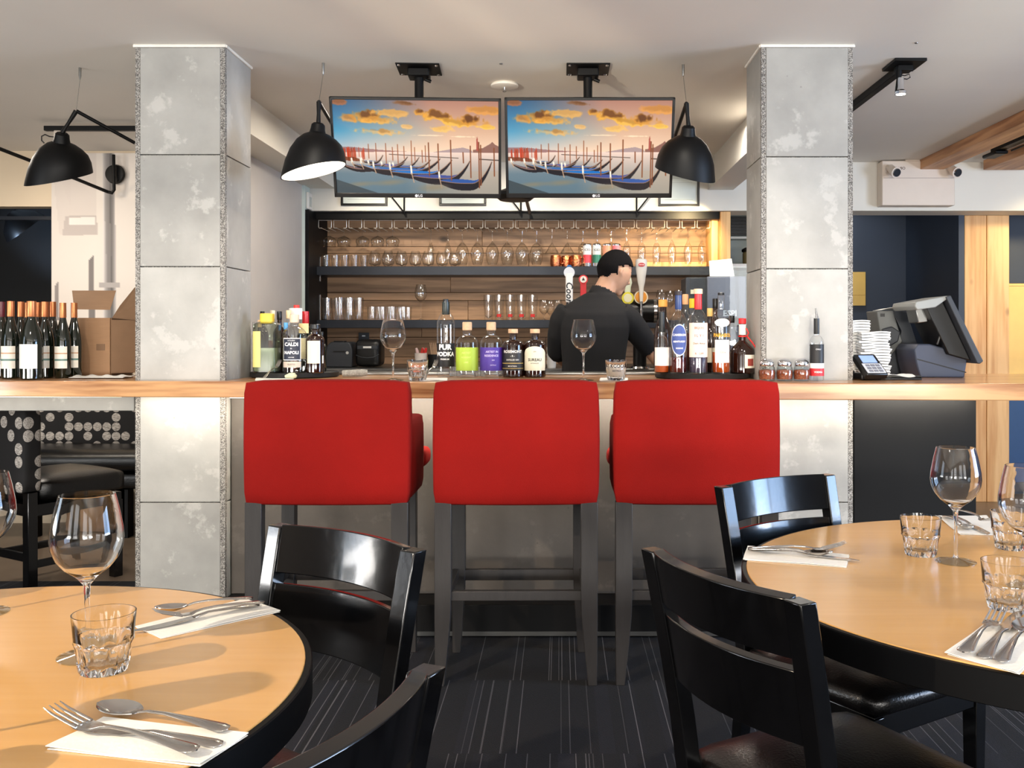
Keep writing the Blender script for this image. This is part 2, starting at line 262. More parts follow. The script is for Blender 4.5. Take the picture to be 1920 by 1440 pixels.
M = dict(
    ceiling=P('ceiling_paint', (224, 219, 211), .75, var=.02, scale=2., bump=.05),
    wall=P('white_wall_paint', (228, 224, 214), .7, var=.02, scale=2.),
    beige=P('beige_wall_paint', (214, 196, 170), .7, var=.03, scale=2.),
    lilac=P('pale_grey_wall', (205, 200, 196), .7, var=.04, scale=3.),
    navy=P('navy_wall_paint', (46, 56, 72), .55, var=.06, scale=3.),
    darkroom=P('black_wall', (12, 14, 18), .6),
    darkside=P('dark_brown_wall', (74, 64, 56), .7, var=.03, scale=2.), kitchen=P('kitchen_wall', (180, 192, 190), .5, var=.03),
    blue=P('blue_wall_paint', (40, 78, 128), .5, var=.04),
    carpet=carpet('striped_carpet'),
    tile=P('brown_floor_tile', (120, 104, 88), .35, var=.12, scale=6.),
    concrete=concrete('cast_concrete', (182, 180, 174), dark=.74),
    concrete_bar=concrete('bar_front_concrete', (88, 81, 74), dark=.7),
    agg=speckle('exposed_aggregate'),
    caulk=P('white_caulk', (240, 236, 226), .6, bump=.4, bscale=40),
    oak=wood('bar_top_wood', (150, 98, 58), (206, 156, 106), 'X', .28, coat=.5),
    plank=wood('shelf_back_plank', (122, 92, 66), (172, 134, 100), 'X', .55, scale=1.0, contrast=.9),
    fir=wood('fir_post_wood', (206, 150, 90), (232, 186, 128), 'Z', .5),
    beamw=wood('ceiling_beam_wood', (160, 108, 70), (204, 152, 108), 'Y', .5),
    table=wood('maple_table_laminate', (208, 158, 92), (212, 163, 98), 'X', .24, scale=1.6, coat=.3, knots=False, contrast=.25),
    black=P('black_lacquered_wood', (5, 5, 6), .20, var=.25, scale=20, spec=.3, coat=.4, bump=.08, bscale=40),
    legw=P('dark_stained_leg', (42, 39, 38), .42, var=.15, scale=10, stretch=(4, 4, .6), bump=.1),
    leather=P('black_leather', (7, 6, 6), .30, var=.2, bump=.25, bscale=180),
    red=P('red_upholstery', (138, 16, 10), .9, var=.10, scale=3.5, bump=.35, bscale=420, spec=.2),
    metal=P('blackened_steel', (11, 11, 12), .5, spec=.2, var=.2, scale=5, bump=.05),
    blackm=P('matt_black_metal', (3, 3, 4), .5, spec=.22, var=.1), wire=P('nickel_wire', (214, 206, 192), .3, metal=.35),
    gunmetal=P('gunmetal_shelf', (40, 44, 52), .4, metal=.5, var=.15, scale=4),
    steel=P('brushed_stainless', (150, 150, 148), .3, metal=1., var=.1, stretch=(1, 20, 20)),
    chrome=P('polished_chrome', (215, 215, 218), .12, metal=1., var=.03),
    cutlery=P('cutlery_steel', (196, 192, 188), .16, metal=1., var=.05),
    copper=P('hammered_copper', (206, 126, 84), .22, metal=1., var=.1, bump=.8, bscale=90),
    foil=P('copper_foil_capsule', (196, 122, 78), .35, metal=.8, var=.12),
    paper=P('white_paper_napkin', (238, 236, 230), .85, var=.03, bump=.2, bscale=120),
    plastic=P('dark_grey_plastic', (48, 52, 58), .45, var=.05),
    plasticb=P('black_plastic', (10, 10, 11), .35, var=.1),
    slate=P('slate_blue_plastic', (56, 62, 78), .45, var=.05),
    white=P('white_enamel', (232, 228, 222), .4, var=.03),
    cream=P('cream_metal_box', (224, 210, 196), .45, var=.02),
    cork=P('cork_stopper', (222, 184, 146), .7, var=.1, scale=60),
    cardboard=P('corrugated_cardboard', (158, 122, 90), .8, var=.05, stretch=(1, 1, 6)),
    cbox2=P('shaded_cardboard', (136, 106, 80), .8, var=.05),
    wineg=P('black_green_wine_glass', (14, 20, 12), .06, var=.2, coat=.6),
    amberg=P('dark_amber_glass', (34, 14, 8), .06, var=.2, coat=.6),
    glass=clear_glass('clear_glass'),
    shelfglass=clear_glass('shelf_glass', (254, 254, 253), (206, 208, 204), 1.5, .04),
    bottleglass=clear_glass('bottle_glass', (252, 253, 253), (150, 158, 162), 1.3), frostglass=clear_glass('frosted_glass', (214, 220, 206), (150, 158, 140), 1.2, .25),
    frost=P('frosted_pale_bottle', (198, 206, 196), .3, trans=.0, var=.05, coat=.4),
    yellowliq=P('pale_yellow_spirit', (196, 202, 140), .3, var=.04),
    amber=P('amber_spirit', (170, 74, 24), .15, var=.1, coat=.5),
    darkred=P('dark_red_spirit', (70, 14, 10), .15, var=.1, coat=.5),
    rubber=P('black_rubber_mat', (15, 15, 16), .7),
    skin=P('skin', (206, 158, 128), .5, var=.05),
    hair=P('black_hair', (12, 10, 11), .9, spec=.15, var=.2, scale=60, bump=.5, bscale=200),
    shirt=P('black_shirt_cloth', (7, 7, 11), .85, var=.15, scale=6, bump=.2, bscale=300),
    led=P('led_lens', (255, 240, 214), .5, emit=(255, 236, 204), estr=3.),
    bulb=P('lit_bulb', (255, 250, 240), .5, emit=(255, 240, 214), estr=14.),
    lampin=P('white_lamp_lining', (240, 236, 226), .5, var=.02),
    realglass=real_glass('wine_glass_crystal', ior=1.35), dots=dotted('dotted_fabric'),
    screen=printed('television_screen', emit=1.0, rough=.2),
    mural=printed('printed_mural', rough=.7),
    winpane=clear_glass('window_pane', (250, 250, 250), (200, 210, 215)),
)
_pc = {}
def paint(c, rough=.5, metal=0.):
    k = (tuple(c), rough, metal)
    if k not in _pc: _pc[k] = P('paint_%02x%02x%02x' % tuple(int(v) for v in c), c, rough, metal, var=.03)
    return _pc[k]

# ------------------------------------------------------------------ helpers: meshes and objects
class MB:
    def __init__(s): s.v = []; s.f = []
    def add(s, vs, fs, m=None):
        n = len(s.v)
        s.v += [tuple(m @ Vector(v)) if m else tuple(v) for v in vs]
        s.f += [tuple(i+n for i in f) for f in fs]; return s
    def box(s, x0, x1, y0, y1, z0, z1, m=None):
        vs = [(x0, y0, z0), (x1, y0, z0), (x1, y1, z0), (x0, y1, z0), (x0, y0, z1), (x1, y0, z1), (x1, y1, z1), (x0, y1, z1)]
        return s.add(vs, [(0, 3, 2, 1), (4, 5, 6, 7), (0, 1, 5, 4), (1, 2, 6, 5), (2, 3, 7, 6), (3, 0, 4, 7)], m)
    def loft(s, rings, m=None, caps=True, closed=True):
        vs = []; fs = []; n = len(rings[0])
        for r in rings: vs += list(r)
        for i in range(len(rings)-1):
            for j in range(n if closed else n-1):
                k = (j+1) % n
                fs.append((i*n+j, i*n+k, (i+1)*n+k, (i+1)*n+j))
        if caps and closed: fs.append(tuple(reversed(range(n)))); fs.append(tuple((len(rings)-1)*n+j for j in range(n)))
        return s.add(vs, fs, m)
    def lathe(s, prof, n=28, m=None, fn=None, c=(0, 0, 0)):
        rings = []; fs = []; vs = []
        idx = []
        for r, z in prof:
            if r < 1e-6: idx.append([len(vs)]*n); vs.append((c[0], c[1], c[2]+z))
            else:
                base = len(vs)
                for j in range(n):
                    a = 2*PI*j/n; k = fn(a, z) if fn else 1
                    vs.append((c[0]+r*k*math.cos(a), c[1]+r*k*math.sin(a), c[2]+z))
                idx.append([base+j for j in range(n)])
        for i in range(len(prof)-1):
            for j in range(n):
                k = (j+1) % n
                q = [idx[i][j], idx[i][k], idx[i+1][k], idx[i+1][j]]
                q = [v for t, v in enumerate(q) if v not in q[:t]]
                if len(q) > 2: fs.append(tuple(q))
        return s.add(vs, fs, m)
    def tube(s, pts, r, n=8, m=None, flat=1.):
        pts = [Vector(p) for p in pts]; rs = r if isinstance(r, (list, tuple)) else [r]*len(pts); rings = []
        up = None
        for i, p in enumerate(pts):
            t = (pts[min(i+1, len(pts)-1)]-pts[max(i-1, 0)]).normalized()
            if up is None: up = Vector((0, 0, 1)) if abs(t.z) < .9 else Vector((0, 1, 0))
            a = t.cross(up).normalized(); up = a.cross(t).normalized()
            rings.append([tuple(p+rs[i]*(math.cos(2*PI*j/n)*a+flat*math.sin(2*PI*j/n)*up)) for j in range(n)])
        return s.loft(rings, m)
    def prism(s, pts, y0, y1, m=None):      # polygon in x,z extruded along y
        n = len(pts)
        vs = [(x, y0, z) for x, z in pts]+[(x, y1, z) for x, z in pts]
        return s.add(vs, [tuple(range(n)), tuple(reversed(range(n, 2*n)))]+[(j, n+j, n+(j+1) % n, (j+1) % n) for j in range(n)], m)
    def grid(s, fn, nu, nv, m=None):
        vs = [fn(i/nu, j/nv) for j in range(nv+1) for i in range(nu+1)]
        fs = [(j*(nu+1)+i, j*(nu+1)+i+1, (j+1)*(nu+1)+i+1, (j+1)*(nu+1)+i) for j in range(nv) for i in range(nu)]
        return s.add(vs, fs, m)
    def slab(s, fn, nu, nv, th, m=None):    # a grid with thickness along its own normal
        g = MB().grid(fn, nu, nv); P_ = [Vector(v) for v in g.v]; nn = []
        for j in range(nv+1):
            for i in range(nu+1):
                a = P_[j*(nu+1)+min(i+1, nu)]-P_[j*(nu+1)+max(i-1, 0)]; b = P_[min(j+1, nv)*(nu+1)+i]-P_[max(j-1, 0)*(nu+1)+i]
                nn.append(a.cross(b).normalized())
        k = len(P_); vs = [p+n*th/2 for p, n in zip(P_, nn)]+[p-n*th/2 for p, n in zip(P_, nn)]
        fs = list(g.f)+[tuple(reversed([q+k for q in f])) for f in g.f]
        e = [i for i in range(nu)]
        at = lambda i, j: j*(nu+1)+i
        for i in range(nu): fs += [(at(i, 0)+k, at(i+1, 0)+k, at(i+1, 0), at(i, 0)), (at(i, nv), at(i+1, nv), at(i+1, nv)+k, at(i, nv)+k)]
        for j in range(nv): fs += [(at(0, j), at(0, j+1), at(0, j+1)+k, at(0, j)+k), (at(nu, j)+k, at(nu, j+1)+k, at(nu, j+1), at(nu, j))]
        return s.add(vs, fs, m)
    def mesh(s, name):
        me = bpy.data.meshes.new(name); me.from_pydata(s.v, [], s.f)
        bm = bmesh.new(); bm.from_mesh(me); bmesh.ops.recalc_face_normals(bm, faces=bm.faces); bm.to_mesh(me); bm.free()
        return me
    def build(s, name, mat, parent=None, loc=None, smooth=35, bevel=0., seg=2, rotz=None, sub=0):
        me = s.mesh(name)
        if smooth:
            for p in me.polygons: p.use_smooth = True
            if smooth < 180: me.set_sharp_from_angle(angle=math.radians(smooth))
        o = bpy.data.objects.new(name, me); COL.objects.link(o)
        if isinstance(mat, str): mat = M[mat]
        me.materials.append(mat)
        if parent is not None: o.parent = parent
        if loc is not None: o.location = loc
        if rotz is not None: o.rotation_euler = (0, 0, rotz)
        if bevel:
            b = o.modifiers.new('bevel', 'BEVEL'); b.width = bevel; b.segments = seg; b.limit_method = 'ANGLE'; b.harden_normals = False
            for p in me.polygons: p.use_smooth = True
            me.set_sharp_from_angle(angle=math.radians(89 if seg > 2 else 60))
        if sub:
            b = o.modifiers.new('sub', 'SUBSURF'); b.levels = sub; b.render_levels = sub
        return o
def tag(o, label=None, cat=None, group=None, kind=None):
    if label: o['label'] = label
    if cat: o['category'] = cat
    if group: o['group'] = group
    if kind: o['kind'] = kind
    return o
def thing(name, label, cat, loc=(0, 0, 0), rotz=0., group=None):
    o = bpy.data.objects.new(name, None); COL.objects.link(o); o.location = loc; o.rotation_euler = (0, 0, rotz)
    o.empty_display_size = .1
    return tag(o, label, cat, group)
def struct(o): o['kind'] = 'structure'; return o
def kids(o): return [c for c in bpy.data.objects if c.parent == o]
def copy_tree(o, loc=None, rotz=None, label=None, group=None, scale=None):
    def rec(a, par):
        c = a.copy(); COL.objects.link(c)
        if par is not None: c.parent = par
        for k in CH.get(a.name, ()): rec(k, c)
        return c
    CH = {}
    for c in bpy.data.objects:
        if c.parent: CH.setdefault(c.parent.name, []).append(c)
    c = rec(o, None)
    if loc is not None: c.location = loc
    if rotz is not None: c.rotation_euler = (0, 0, rotz)
    if label: c['label'] = label
    if group: c['group'] = group
    if scale: c.scale = scale
    return c
def text_mesh(txt, size, align='CENTER', bold=.0, shear=0., space=1.):
    cu = bpy.data.curves.new('t', 'FONT'); cu.body = txt; cu.size = size; cu.align_x = align; cu.align_y = 'CENTER'
    cu.offset = bold*size; cu.resolution_u = 2; cu.shear = shear; cu.space_character = space
    o = bpy.data.objects.new('t', cu); COL.objects.link(o)
    me = bpy.data.meshes.new_from_object(o.evaluated_get(bpy.context.evaluated_depsgraph_get()))
    vs = [tuple(v.co) for v in me.vertices]; fs = [tuple(p.vertices) for p in me.polygons]
    bpy.data.objects.remove(o); bpy.data.meshes.remove(me); return vs, fs
def lettering(name, lines, mat, parent, wrap=None, at=(0, 0, 0), m=None):
    """lines: (text, size, x, z[, bold, shear]) on the plane y=0 facing -y, or wrapped round a cylinder of radius wrap"""
    b = MB()
    for ln in lines:
        t, sz, x, z = ln[:4]; bold = ln[4] if len(ln) > 4 else .02; sh = ln[5] if len(ln) > 5 else 0
        vs, fs = text_mesh(t, sz, bold=bold, shear=sh)
        out = []
        for v in vs:
            X, Z = v[0]+x, v[1]+z
            if wrap:
                a = X/wrap; out.append((wrap*math.sin(a), -wrap*math.cos(a), Z))
            else: out.append((X, 0, Z))
        b.add(out, fs, m)
    return b.build(name, mat, parent, at, smooth=0)
def picture(name, arr, w, h, mat, parent=None, loc=None, y=0.):
    """flat print: arr is rows x cols x 3 in sRGB 0..1, top row first; the sheet stands in x,z facing -y"""
    H_, W_ = arr.shape[:2]
    xs = np.linspace(-w/2, w/2, W_); zs = np.linspace(h/2, -h/2, H_)
    X, Z = np.meshgrid(xs, zs); co_ = np.stack([X, np.full_like(X, y), Z], -1).reshape(-1, 3)
    me = bpy.data.meshes.new(name)
    i = (np.arange(H_-1)[:, None]*W_+np.arange(W_-1)[None, :]).ravel()
    q = np.stack([i, i+W_, i+W_+1, i+1], -1)
    me.vertices.add(len(co_)); me.vertices.foreach_set('co', co_.ravel())
    me.loops.add(q.size); me.loops.foreach_set('vertex_index', q.ravel())
    me.polygons.add(len(q)); me.polygons.foreach_set('loop_start', np.arange(len(q))*4); me.polygons.foreach_set('loop_total', np.full(len(q), 4))
    me.update(calc_edges=True)
    a = np.clip(arr.reshape(-1, 3), 0, 1); a = np.where(a <= .04045, a/12.92, ((a+.055)/1.055)**2.4)
    at = me.color_attributes.new('pic', 'FLOAT_COLOR', 'POINT')
    at.data.foreach_set('color', np.concatenate([a, np.ones((len(a), 1))], 1).astype(np.float32).ravel())
    o = bpy.data.objects.new(name, me); COL.objects.link(o); me.materials.append(M[mat])
    if parent is not None: o.parent = parent
    if loc is not None: o.location = loc
    return o
ORD = ['leftmost', 'second from the left', 'third from the left', 'fourth from the left', 'fifth from the left', 'sixth from the left',
       'seventh from the left', 'eighth from the left', 'ninth from the left', 'tenth from the left', 'eleventh from the left', 'twelfth from the left']
# ================================================================== THE ROOM
CE = 2.5; BW = 6.93                     # ceiling height, depth of the wall behind the bar
def sbox(name, x0, x1, y0, y1, z0, z1, mat, bevel=0.):
    return struct(MB().box(x0, x1, y0, y1, z0, z1).build(name, mat, smooth=0, bevel=bevel))
sbox('floor', -5, 5.6, -3.2, 4.9, -.1, 0, 'carpet')
sbox('floor', -5, 5.6, 4.9, 9.2, -.1, 0, 'tile')
sbox('ceiling', -5, 5.6, -3.2, 9.2, CE, CE+.1, 'ceiling')
def sidewall(name, x0, x1, ys, hw, mat):
    b = MB(); e = -3.2
    for y in ys: b.box(x0, x1, e, y-hw, 0, CE).box(x0, x1, y-hw, y+hw, 0, .65).box(x0, x1, y-hw, y+hw, 2.35, CE); e = y+hw
    b.box(x0, x1, e, 9.2, 0, CE); struct(b.build(name, mat, smooth=0))
    for k, y in enumerate(ys):
        xm = (x0+x1)/2; f = MB()
        for a, c in ((y-hw, y-hw+.05), (y-.02, y+.02), (y+hw-.05, y+hw)): f.box(xm-.03, xm+.03, a, c, .65, 2.35)
        for a, c in ((.65, .7), (2.3, 2.35)): f.box(xm-.03, xm+.03, y-hw+.05, y+hw-.05, a, c)
        fr = struct(f.build('window_%d' % (k+(5 if x0 > 0 else 8)), 'blackm', smooth=0)); MB().box(xm-.005, xm+.005, y-hw+.05, y+hw-.05, .7, 2.3).build('pane', 'winpane', fr, smooth=0)
sidewall('wall_left', -5.15, -5, (1.7,), .65, 'darkside'); sidewall('wall_right', 5.6, 5.75, (1.2, 2.4), .57, 'navy')
sbox('wall_rear', -5, 5.6, 9.1, 9.2, 0, CE, 'darkroom')
# street wall behind the camera with its four windows (what lights the room and shows in the gloss)
wf = MB(); wx = (-3.3, -1.5, .9, 2.7); e = -5.
for x in wx: wf.box(e, x-.6, -3.2, -3.0, 0, CE); e = x+.6
wf.box(e, 5.6, -3.2, -3.0, 0, CE)
for x in wx: wf.box(x-.6, x+.6, -3.2, -3.0, 0, .75); wf.box(x-.6, x+.6, -3.2, -3.0, 2.35, CE)
struct(wf.build('wall_front', 'beige', smooth=0))
for i, x in enumerate(wx):
    f = MB()
    for a, b in ((x-.6, x-.55), (x-.02, x+.02), (x+.55, x+.6)): f.box(a, b, -3.14, -3.08, .75, 2.35)
    for a, b in ((.75, .8), (2.3, 2.35)): f.box(x-.55, x+.55, -3.14, -3.08, a, b)
    fr = struct(f.build('window_%d' % (i+1), 'blackm', smooth=0))
    MB().box(x-.55, x+.55, -3.115, -3.105, .8, 2.3).build('pane', 'winpane', fr, smooth=0)
# wall behind the bar: bulkhead and header
sbox('wall_back', -1.82, 5.6, BW, 7.2, 2.15, CE, 'wall')
sbox('wall_bar_side', -1.94, -1.82, 4.5, BW+.06, 0, 2.31, 'lilac')
sbox('trim_1', -1.83, -1.80, BW-.16, BW-.02, .5, 2.31, paint((206, 218, 212)), .003)
sbox('trim_2', -1.82, -1.62, 4.44, BW, 2.31, CE, 'wall')       # beams from the pillars to the back wall
sbox('trim_3', 1.07, 1.25, 4.42, BW, 2.30, CE, 'wall')
sbox('wall_navy', 1.95, 5.6, 8.3, 8.4, 0, CE, 'navy')
sbox('wall_kitchen', 1.25, 1.95, 8.0, 8.1, 0, CE, 'kitchen')
sbox('wall_kitchen_side', 1.95, 2.03, 7.22, 8.3, 0, CE, 'lilac')
sbox('wall_blue', 3.37, 5.5, 7.5, 7.56, 0, 1.0, 'blue')
sbox('wall_navy_right', 3.37, 5.5, 7.5, 7.56, 1.0, CE, 'navy')
sbox('wall_navy_side', 2.99, 3.032, 7.2, 8.3, 0, CE, 'navy')
sbox('baseboard_blue', 3.37, 5.5, 7.47, 7.5, 0, .1, 'navy')
# left: mural wall with a dark doorway
LX = -3.44; LY = 6.5
sbox('wall_mural', LX, -1.94, LY, LY+.12, 0, CE, 'beige')
sbox('wall_left_header', -5, LX, LY, LY+.12, 2.124, CE, 'beige')
sbox('wall_left_back', -5, LX, 8.0, 8.1, 0, CE, 'darkroom')
sbox('trim_4', -5, LX, LY+.14, LY+.16, 2.05, 2.075, 'gunmetal')
# ------------------------------------------------------------------ mural print
def smooth01(x): return np.clip(x, 0, 1)
class Pic:
    def __init__(s, w, h, ax=1., ay=1.):
        s.a = np.zeros((h, w, 3)); s.w, s.h = w, h
        s.X, s.Y = np.meshgrid((np.arange(w)+.5)/w, (np.arange(h)+.5)/h); s.asp = w/h
    def c(s, c): return np.array(c[:3])/255.
    def put(s, m, c): s.a += (s.c(c)-s.a)*m[..., None]
    def ell(s, x, y, rx, ry, c, soft=.3, al=1., rot=0.):
        dx = s.X-x; dy = s.Y-y; ca, sa = math.cos(rot), math.sin(rot)
        d = np.hypot((dx*ca+dy*sa)/rx, (-dx*sa+dy*ca)/ry); s.put(np.clip((1-d)/soft, 0, 1)*al, c)
    def poly(s, pts, c, al=1.):
        ins = np.zeros(s.X.shape, bool); n = len(pts)
        for i in range(n):
            x0, y0 = pts[i]; x1, y1 = pts[(i+1) % n]
            if y0 == y1: continue
            k = ((s.Y > min(y0, y1)) & (s.Y <= max(y0, y1))) & (s.X < x0+(s.Y-y0)*(x1-x0)/(y1-y0)); ins ^= k
        s.put(ins*al, c)
    def line(s, p, q, wd, c, al=1.):
        ax_, ay_ = p; bx, by = q; A = s.asp
        dx, dy = (bx-ax_)*A, by-ay_; l2 = dx*dx+dy*dy+1e-12
        t = np.clip(((s.X-ax_)*A*dx+(s.Y-ay_)*dy)/l2, 0, 1)
        d = np.hypot((s.X-ax_)*A-t*dx, s.Y-ay_-t*dy); s.put(np.clip((wd-d)*s.h+.5, 0, 1)*al, c)
m_ = Pic(170, 250)                       # photographed facade with drain pipes, pale greys: covers pixels x 98..253, y 287..620
def mu(px, py): return ((px-98)/155, (py-287)/333)
m_.a[:] = m_.c((226, 218, 210)); m_.put(np.clip(1-m_.X*5, 0, 1)*.3, (190, 180, 175))
m_.poly([mu(98, 287), mu(130, 287), mu(130, 440), mu(104, 440)], (206, 196, 190), .5)
for x0, x1 in ((134, 142), (196, 210)):
    for k in range(12):
        t = k/11; xx = x0+(x1-x0)*t; v = 205-90*math.sin(t*PI)**.8+(-20 if t > .6 else 15)
        m_.poly([mu(xx, 287), mu(xx+(x1-x0)/11, 287), mu(xx+(x1-x0)/11+1, 620), mu(xx+1, 620)], (v, v*.97, v*.96))
for x0, x1, y in ((194, 214, 438), (132, 146, 535)): m_.poly([mu(x0, y-5), mu(x1, y-5), mu(x1, y+4), mu(x0, y+4)], (176, 170, 168))
m_.poly([mu(220, 287), mu(236, 287), mu(237, 400), mu(220, 424)], (150, 148, 152)); m_.poly([mu(226, 287), mu(236, 287), mu(237, 395), mu(226, 405)], (176, 172, 172), .6)
m_.poly([mu(214, 432), mu(237, 401), mu(239, 410), mu(217, 441)], (244, 240, 236)); m_.poly([mu(217, 442), mu(238, 411), mu(238, 418), mu(218, 446)], (120, 112, 108), .6)
m_.poly([mu(160, 402), mu(170, 388), mu(171, 498), mu(161, 508)], (168, 162, 160)); m_.poly([mu(159, 512), mu(171, 497), mu(171, 503), mu(161, 518)], (96, 90, 88), .8)
m_.poly([mu(108, 405), mu(130, 404), mu(131, 440), mu(106, 442)], (180, 170, 166), .7); m_.poly([mu(111, 408), mu(129, 407), mu(129, 421), mu(111, 422)], (232, 226, 220))
m_.poly([mu(124, 490), mu(128, 478), mu(129, 600), mu(124, 600)], (126, 120, 118)); m_.poly([mu(101, 535), mu(103, 527), mu(104, 600), mu(101, 600)], (140, 132, 130))
m_.poly([mu(100, 300), mu(112, 390), mu(112, 300)], (210, 200, 194), .5)
p0 = W(98, 287, LY-.01); p1 = W(253+20, 620, LY-.01)
mw = tag(picture('wall_mural_print', m_.a, 1.49, p0.z-p1.z, 'mural', loc=(LX+.745, LY-.006, (p0.z+p1.z)/2)),
         'pale grey photographic mural of a facade with drain pipes behind the wine bottles', 'mural')
# ================================================================== PILLARS
def pillar(name, label, x0, x1, y0, y1, inner, joints, lower):
    """concrete panels on every side with exposed aggregate edges; the bar top runs in front"""
    t = thing(name, label, 'pillar', ((x0+x1)/2, y0, 0)); ox, oy = (x0+x1)/2, y0
    ed = .022
    core = MB().box(x0-ox+.02, x1-ox-.02, .02, y1-oy-.02, 0, CE); core.build('core', 'agg', t, smooth=0)
    zs = [0]+joints+[CE-.012]
    for a, b in zip(zs[:-1], zs[1:]):
        g = .0025
        MB().box(x0-ox+ed, x1-ox-ed, 0, .03, a+g, b-g).build('panel', 'concrete', t, smooth=0, bevel=.0012)                # front
        xs = (x1-ox-.03, x1-ox) if inner > 0 else (x0-ox, x0-ox+.03)
        MB().box(xs[0], xs[1], ed, y1-oy, a+g, b-g).build('panel', 'concrete', t, smooth=0, bevel=.0012)                  # side to the bar
        xs = (x0-ox, x0-ox+.03) if inner > 0 else (x1-ox-.03, x1-ox)
        MB().box(xs[0], xs[1], ed, y1-oy, a+g, b-g).build('panel', 'concrete', t, smooth=0, bevel=.0012)
    for xa, xb in ((x0-ox+.001, x0-ox+ed-.001), (x1-ox-ed+.001, x1-ox-.001)):
        MB().box(xa, xb, .001, ed, 0, CE-.01).build('aggregate_edge', 'agg', t, smooth=0)
    c = MB()
    c.tube([(x0-ox-.004, -.004, CE-.008), (x1-ox+.004, -.004, CE-.008)], .007, 6); c.tube([(x1-ox+.003, 0, CE-.008), (x1-ox+.003, y1-oy, CE-.008)], .007, 6); c.tube([(x0-ox-.003, 0, CE-.008), (x0-ox-.003, y1-oy, CE-.008)], .007, 6)
    c.build('caulk_bead', 'caulk', t)
    return t
PL = (-1.815, -1.430); PR = (.859, 1.252); PY = 4.10
zj = lambda py: CAMZ-(py-CY)/F*PY
pillar('pillar', 'square concrete-panelled pillar on the left, next to the cardboard box', PL[0], PL[1], PY, 4.44, +1, [zj(942), zj(500), zj(290)], 0)
pillar('pillar', 'square concrete-panelled pillar on the right, behind the chilli shakers', PR[0], PR[1], PY, 4.42, -1, [zj(942), zj(504), zj(294)], 0)
# ================================================================== THE BAR
TOP = 1.065; TH = .067
fy = lambda x: 3.91-.0595*x
out = [(-3.2, fy(-3.2)), (3.1, fy(3.1)), (3.1, 4.75), (1.258, 4.75), (1.258, 4.095), (.853, 4.095), (.853, 4.75), (-1.424, 4.75), (-1.424, 4.095), (-1.821, 4.095), (-1.821, 4.75), (-3.2, 4.75)]
b = MB(); n = len(out)
b.add([(x, y, TOP-TH) for x, y in out]+[(x, y, TOP) for x, y in out], [tuple(range(n)), tuple(range(n, 2*n))]+[(i, (i+1) % n, n+(i+1) % n, n+i) for i in range(n)])
tag(b.build('bar_counter_top', 'oak', smooth=0, bevel=.004), 'long thick wooden bar top running across the room behind the red stools', 'counter')
bf = thing('bar_cabinet', 'concrete bar front below the wooden top with a dark steel kick box', 'bar front', (-.28, 4.16, 0))
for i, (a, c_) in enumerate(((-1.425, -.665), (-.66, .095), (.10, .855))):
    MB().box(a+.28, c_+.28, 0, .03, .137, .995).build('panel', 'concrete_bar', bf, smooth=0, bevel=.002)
MB().box(-1.144, 1.135, -.17, 0, .004, .137).build('kick_box', 'metal', bf, smooth=0, bevel=.003)
MB().box(-1.144, 1.135, -.172, -.168, .008, .026).build('kick_lip', 'steel', bf, smooth=0)
MB().box(-1.144, 1.135, .03, .055, .0, .99).build('backing_board', 'plasticb', bf, smooth=0)
MB().box(-1.10, 1.10, -.15, -.135, .9945, .9978).build('led_strip', 'led', bf, smooth=0)
t = thing('side_panel', 'black steel end panel under the bar top beside the right pillar', 'panel', (1.53, 4.14, 0))
MB().box(-.262, .265, 0, .02, .0, .997).build('steel_sheet', 'metal', t, smooth=0, bevel=.002)
MB().box(-.2, .2, -.12, -.11, .9945, .9978).build('led_strip', 'led', t, smooth=0)
t = thing('apron_beam', 'grey concrete apron beam under the left end of the bar top', 'beam', (-2.5, 4.15, .93))
MB().box(-.7, .66, 0, .06, 0, .067).build('beam', 'concrete', t, smooth=0, bevel=.003)
MB().box(-.68, .64, -.08, -.07, .0645, .0678).build('led_strip', 'led', t, smooth=0)
MB().box(.663, .677, .02, .05, .008, .067).build('bracket', 'blackm', t, smooth=0)
# posts and ceiling beams on the right
def plain(name, mb, mat, label, cat, loc=None, group=None, **k): return tag(mb.build(name, mat, loc=loc, **k), label, cat, group)
for a, c_, lb in ((3.035, 3.199, 'left of the pair of square fir posts beside the navy wall'), (3.202, 3.37, 'right of the pair of square fir posts, next to the yellow panel')):
    plain('wooden_post', MB().box(0, c_-a, 0, .16, 0, 2.15), 'fir', lb, 'post', (a, 7.2, 0), 'fir posts', smooth=0, bevel=.004)
plain('wall_panel', MB().box(0, 1.2, 0, .05, 0, .72).box(.0, 1.2, -.006, 0, .0, .02).box(0, 1.2, -.006, 0, .7, .72), paint((236, 196, 112), .45), 'plain yellow panel at the right edge beside the fir posts', 'panel', (3.385, 7.42, .93), smooth=0, bevel=.003)
plain('wall_canvas', MB().box(0, .16, 0, .035, 0, .29).box(.005, .155, -.003, 0, .09, .094), paint((222, 180, 92), .5), 'small yellow canvas on the navy wall', 'picture', (2.47, 8.26, W(0, 573, 8.26).z), smooth=0, bevel=.003)
plain('ceiling_beam', MB().box(0, .17, 0, 4.6, 0, .07), 'beamw', 'long wooden ceiling beam at upper right, nearer the emergency light', 'beam', (2.56, 2.3, CE-.07), 'wooden ceiling beams', smooth=0, bevel=.004)
plain('ceiling_beam', MB().box(0, .30, 0, 2.6, 0, .07), 'beamw', 'wooden ceiling beam at the right edge beyond the track', 'beam', (3.02, 4.25, CE-.07), 'wooden ceiling beams', smooth=0, bevel=.004)
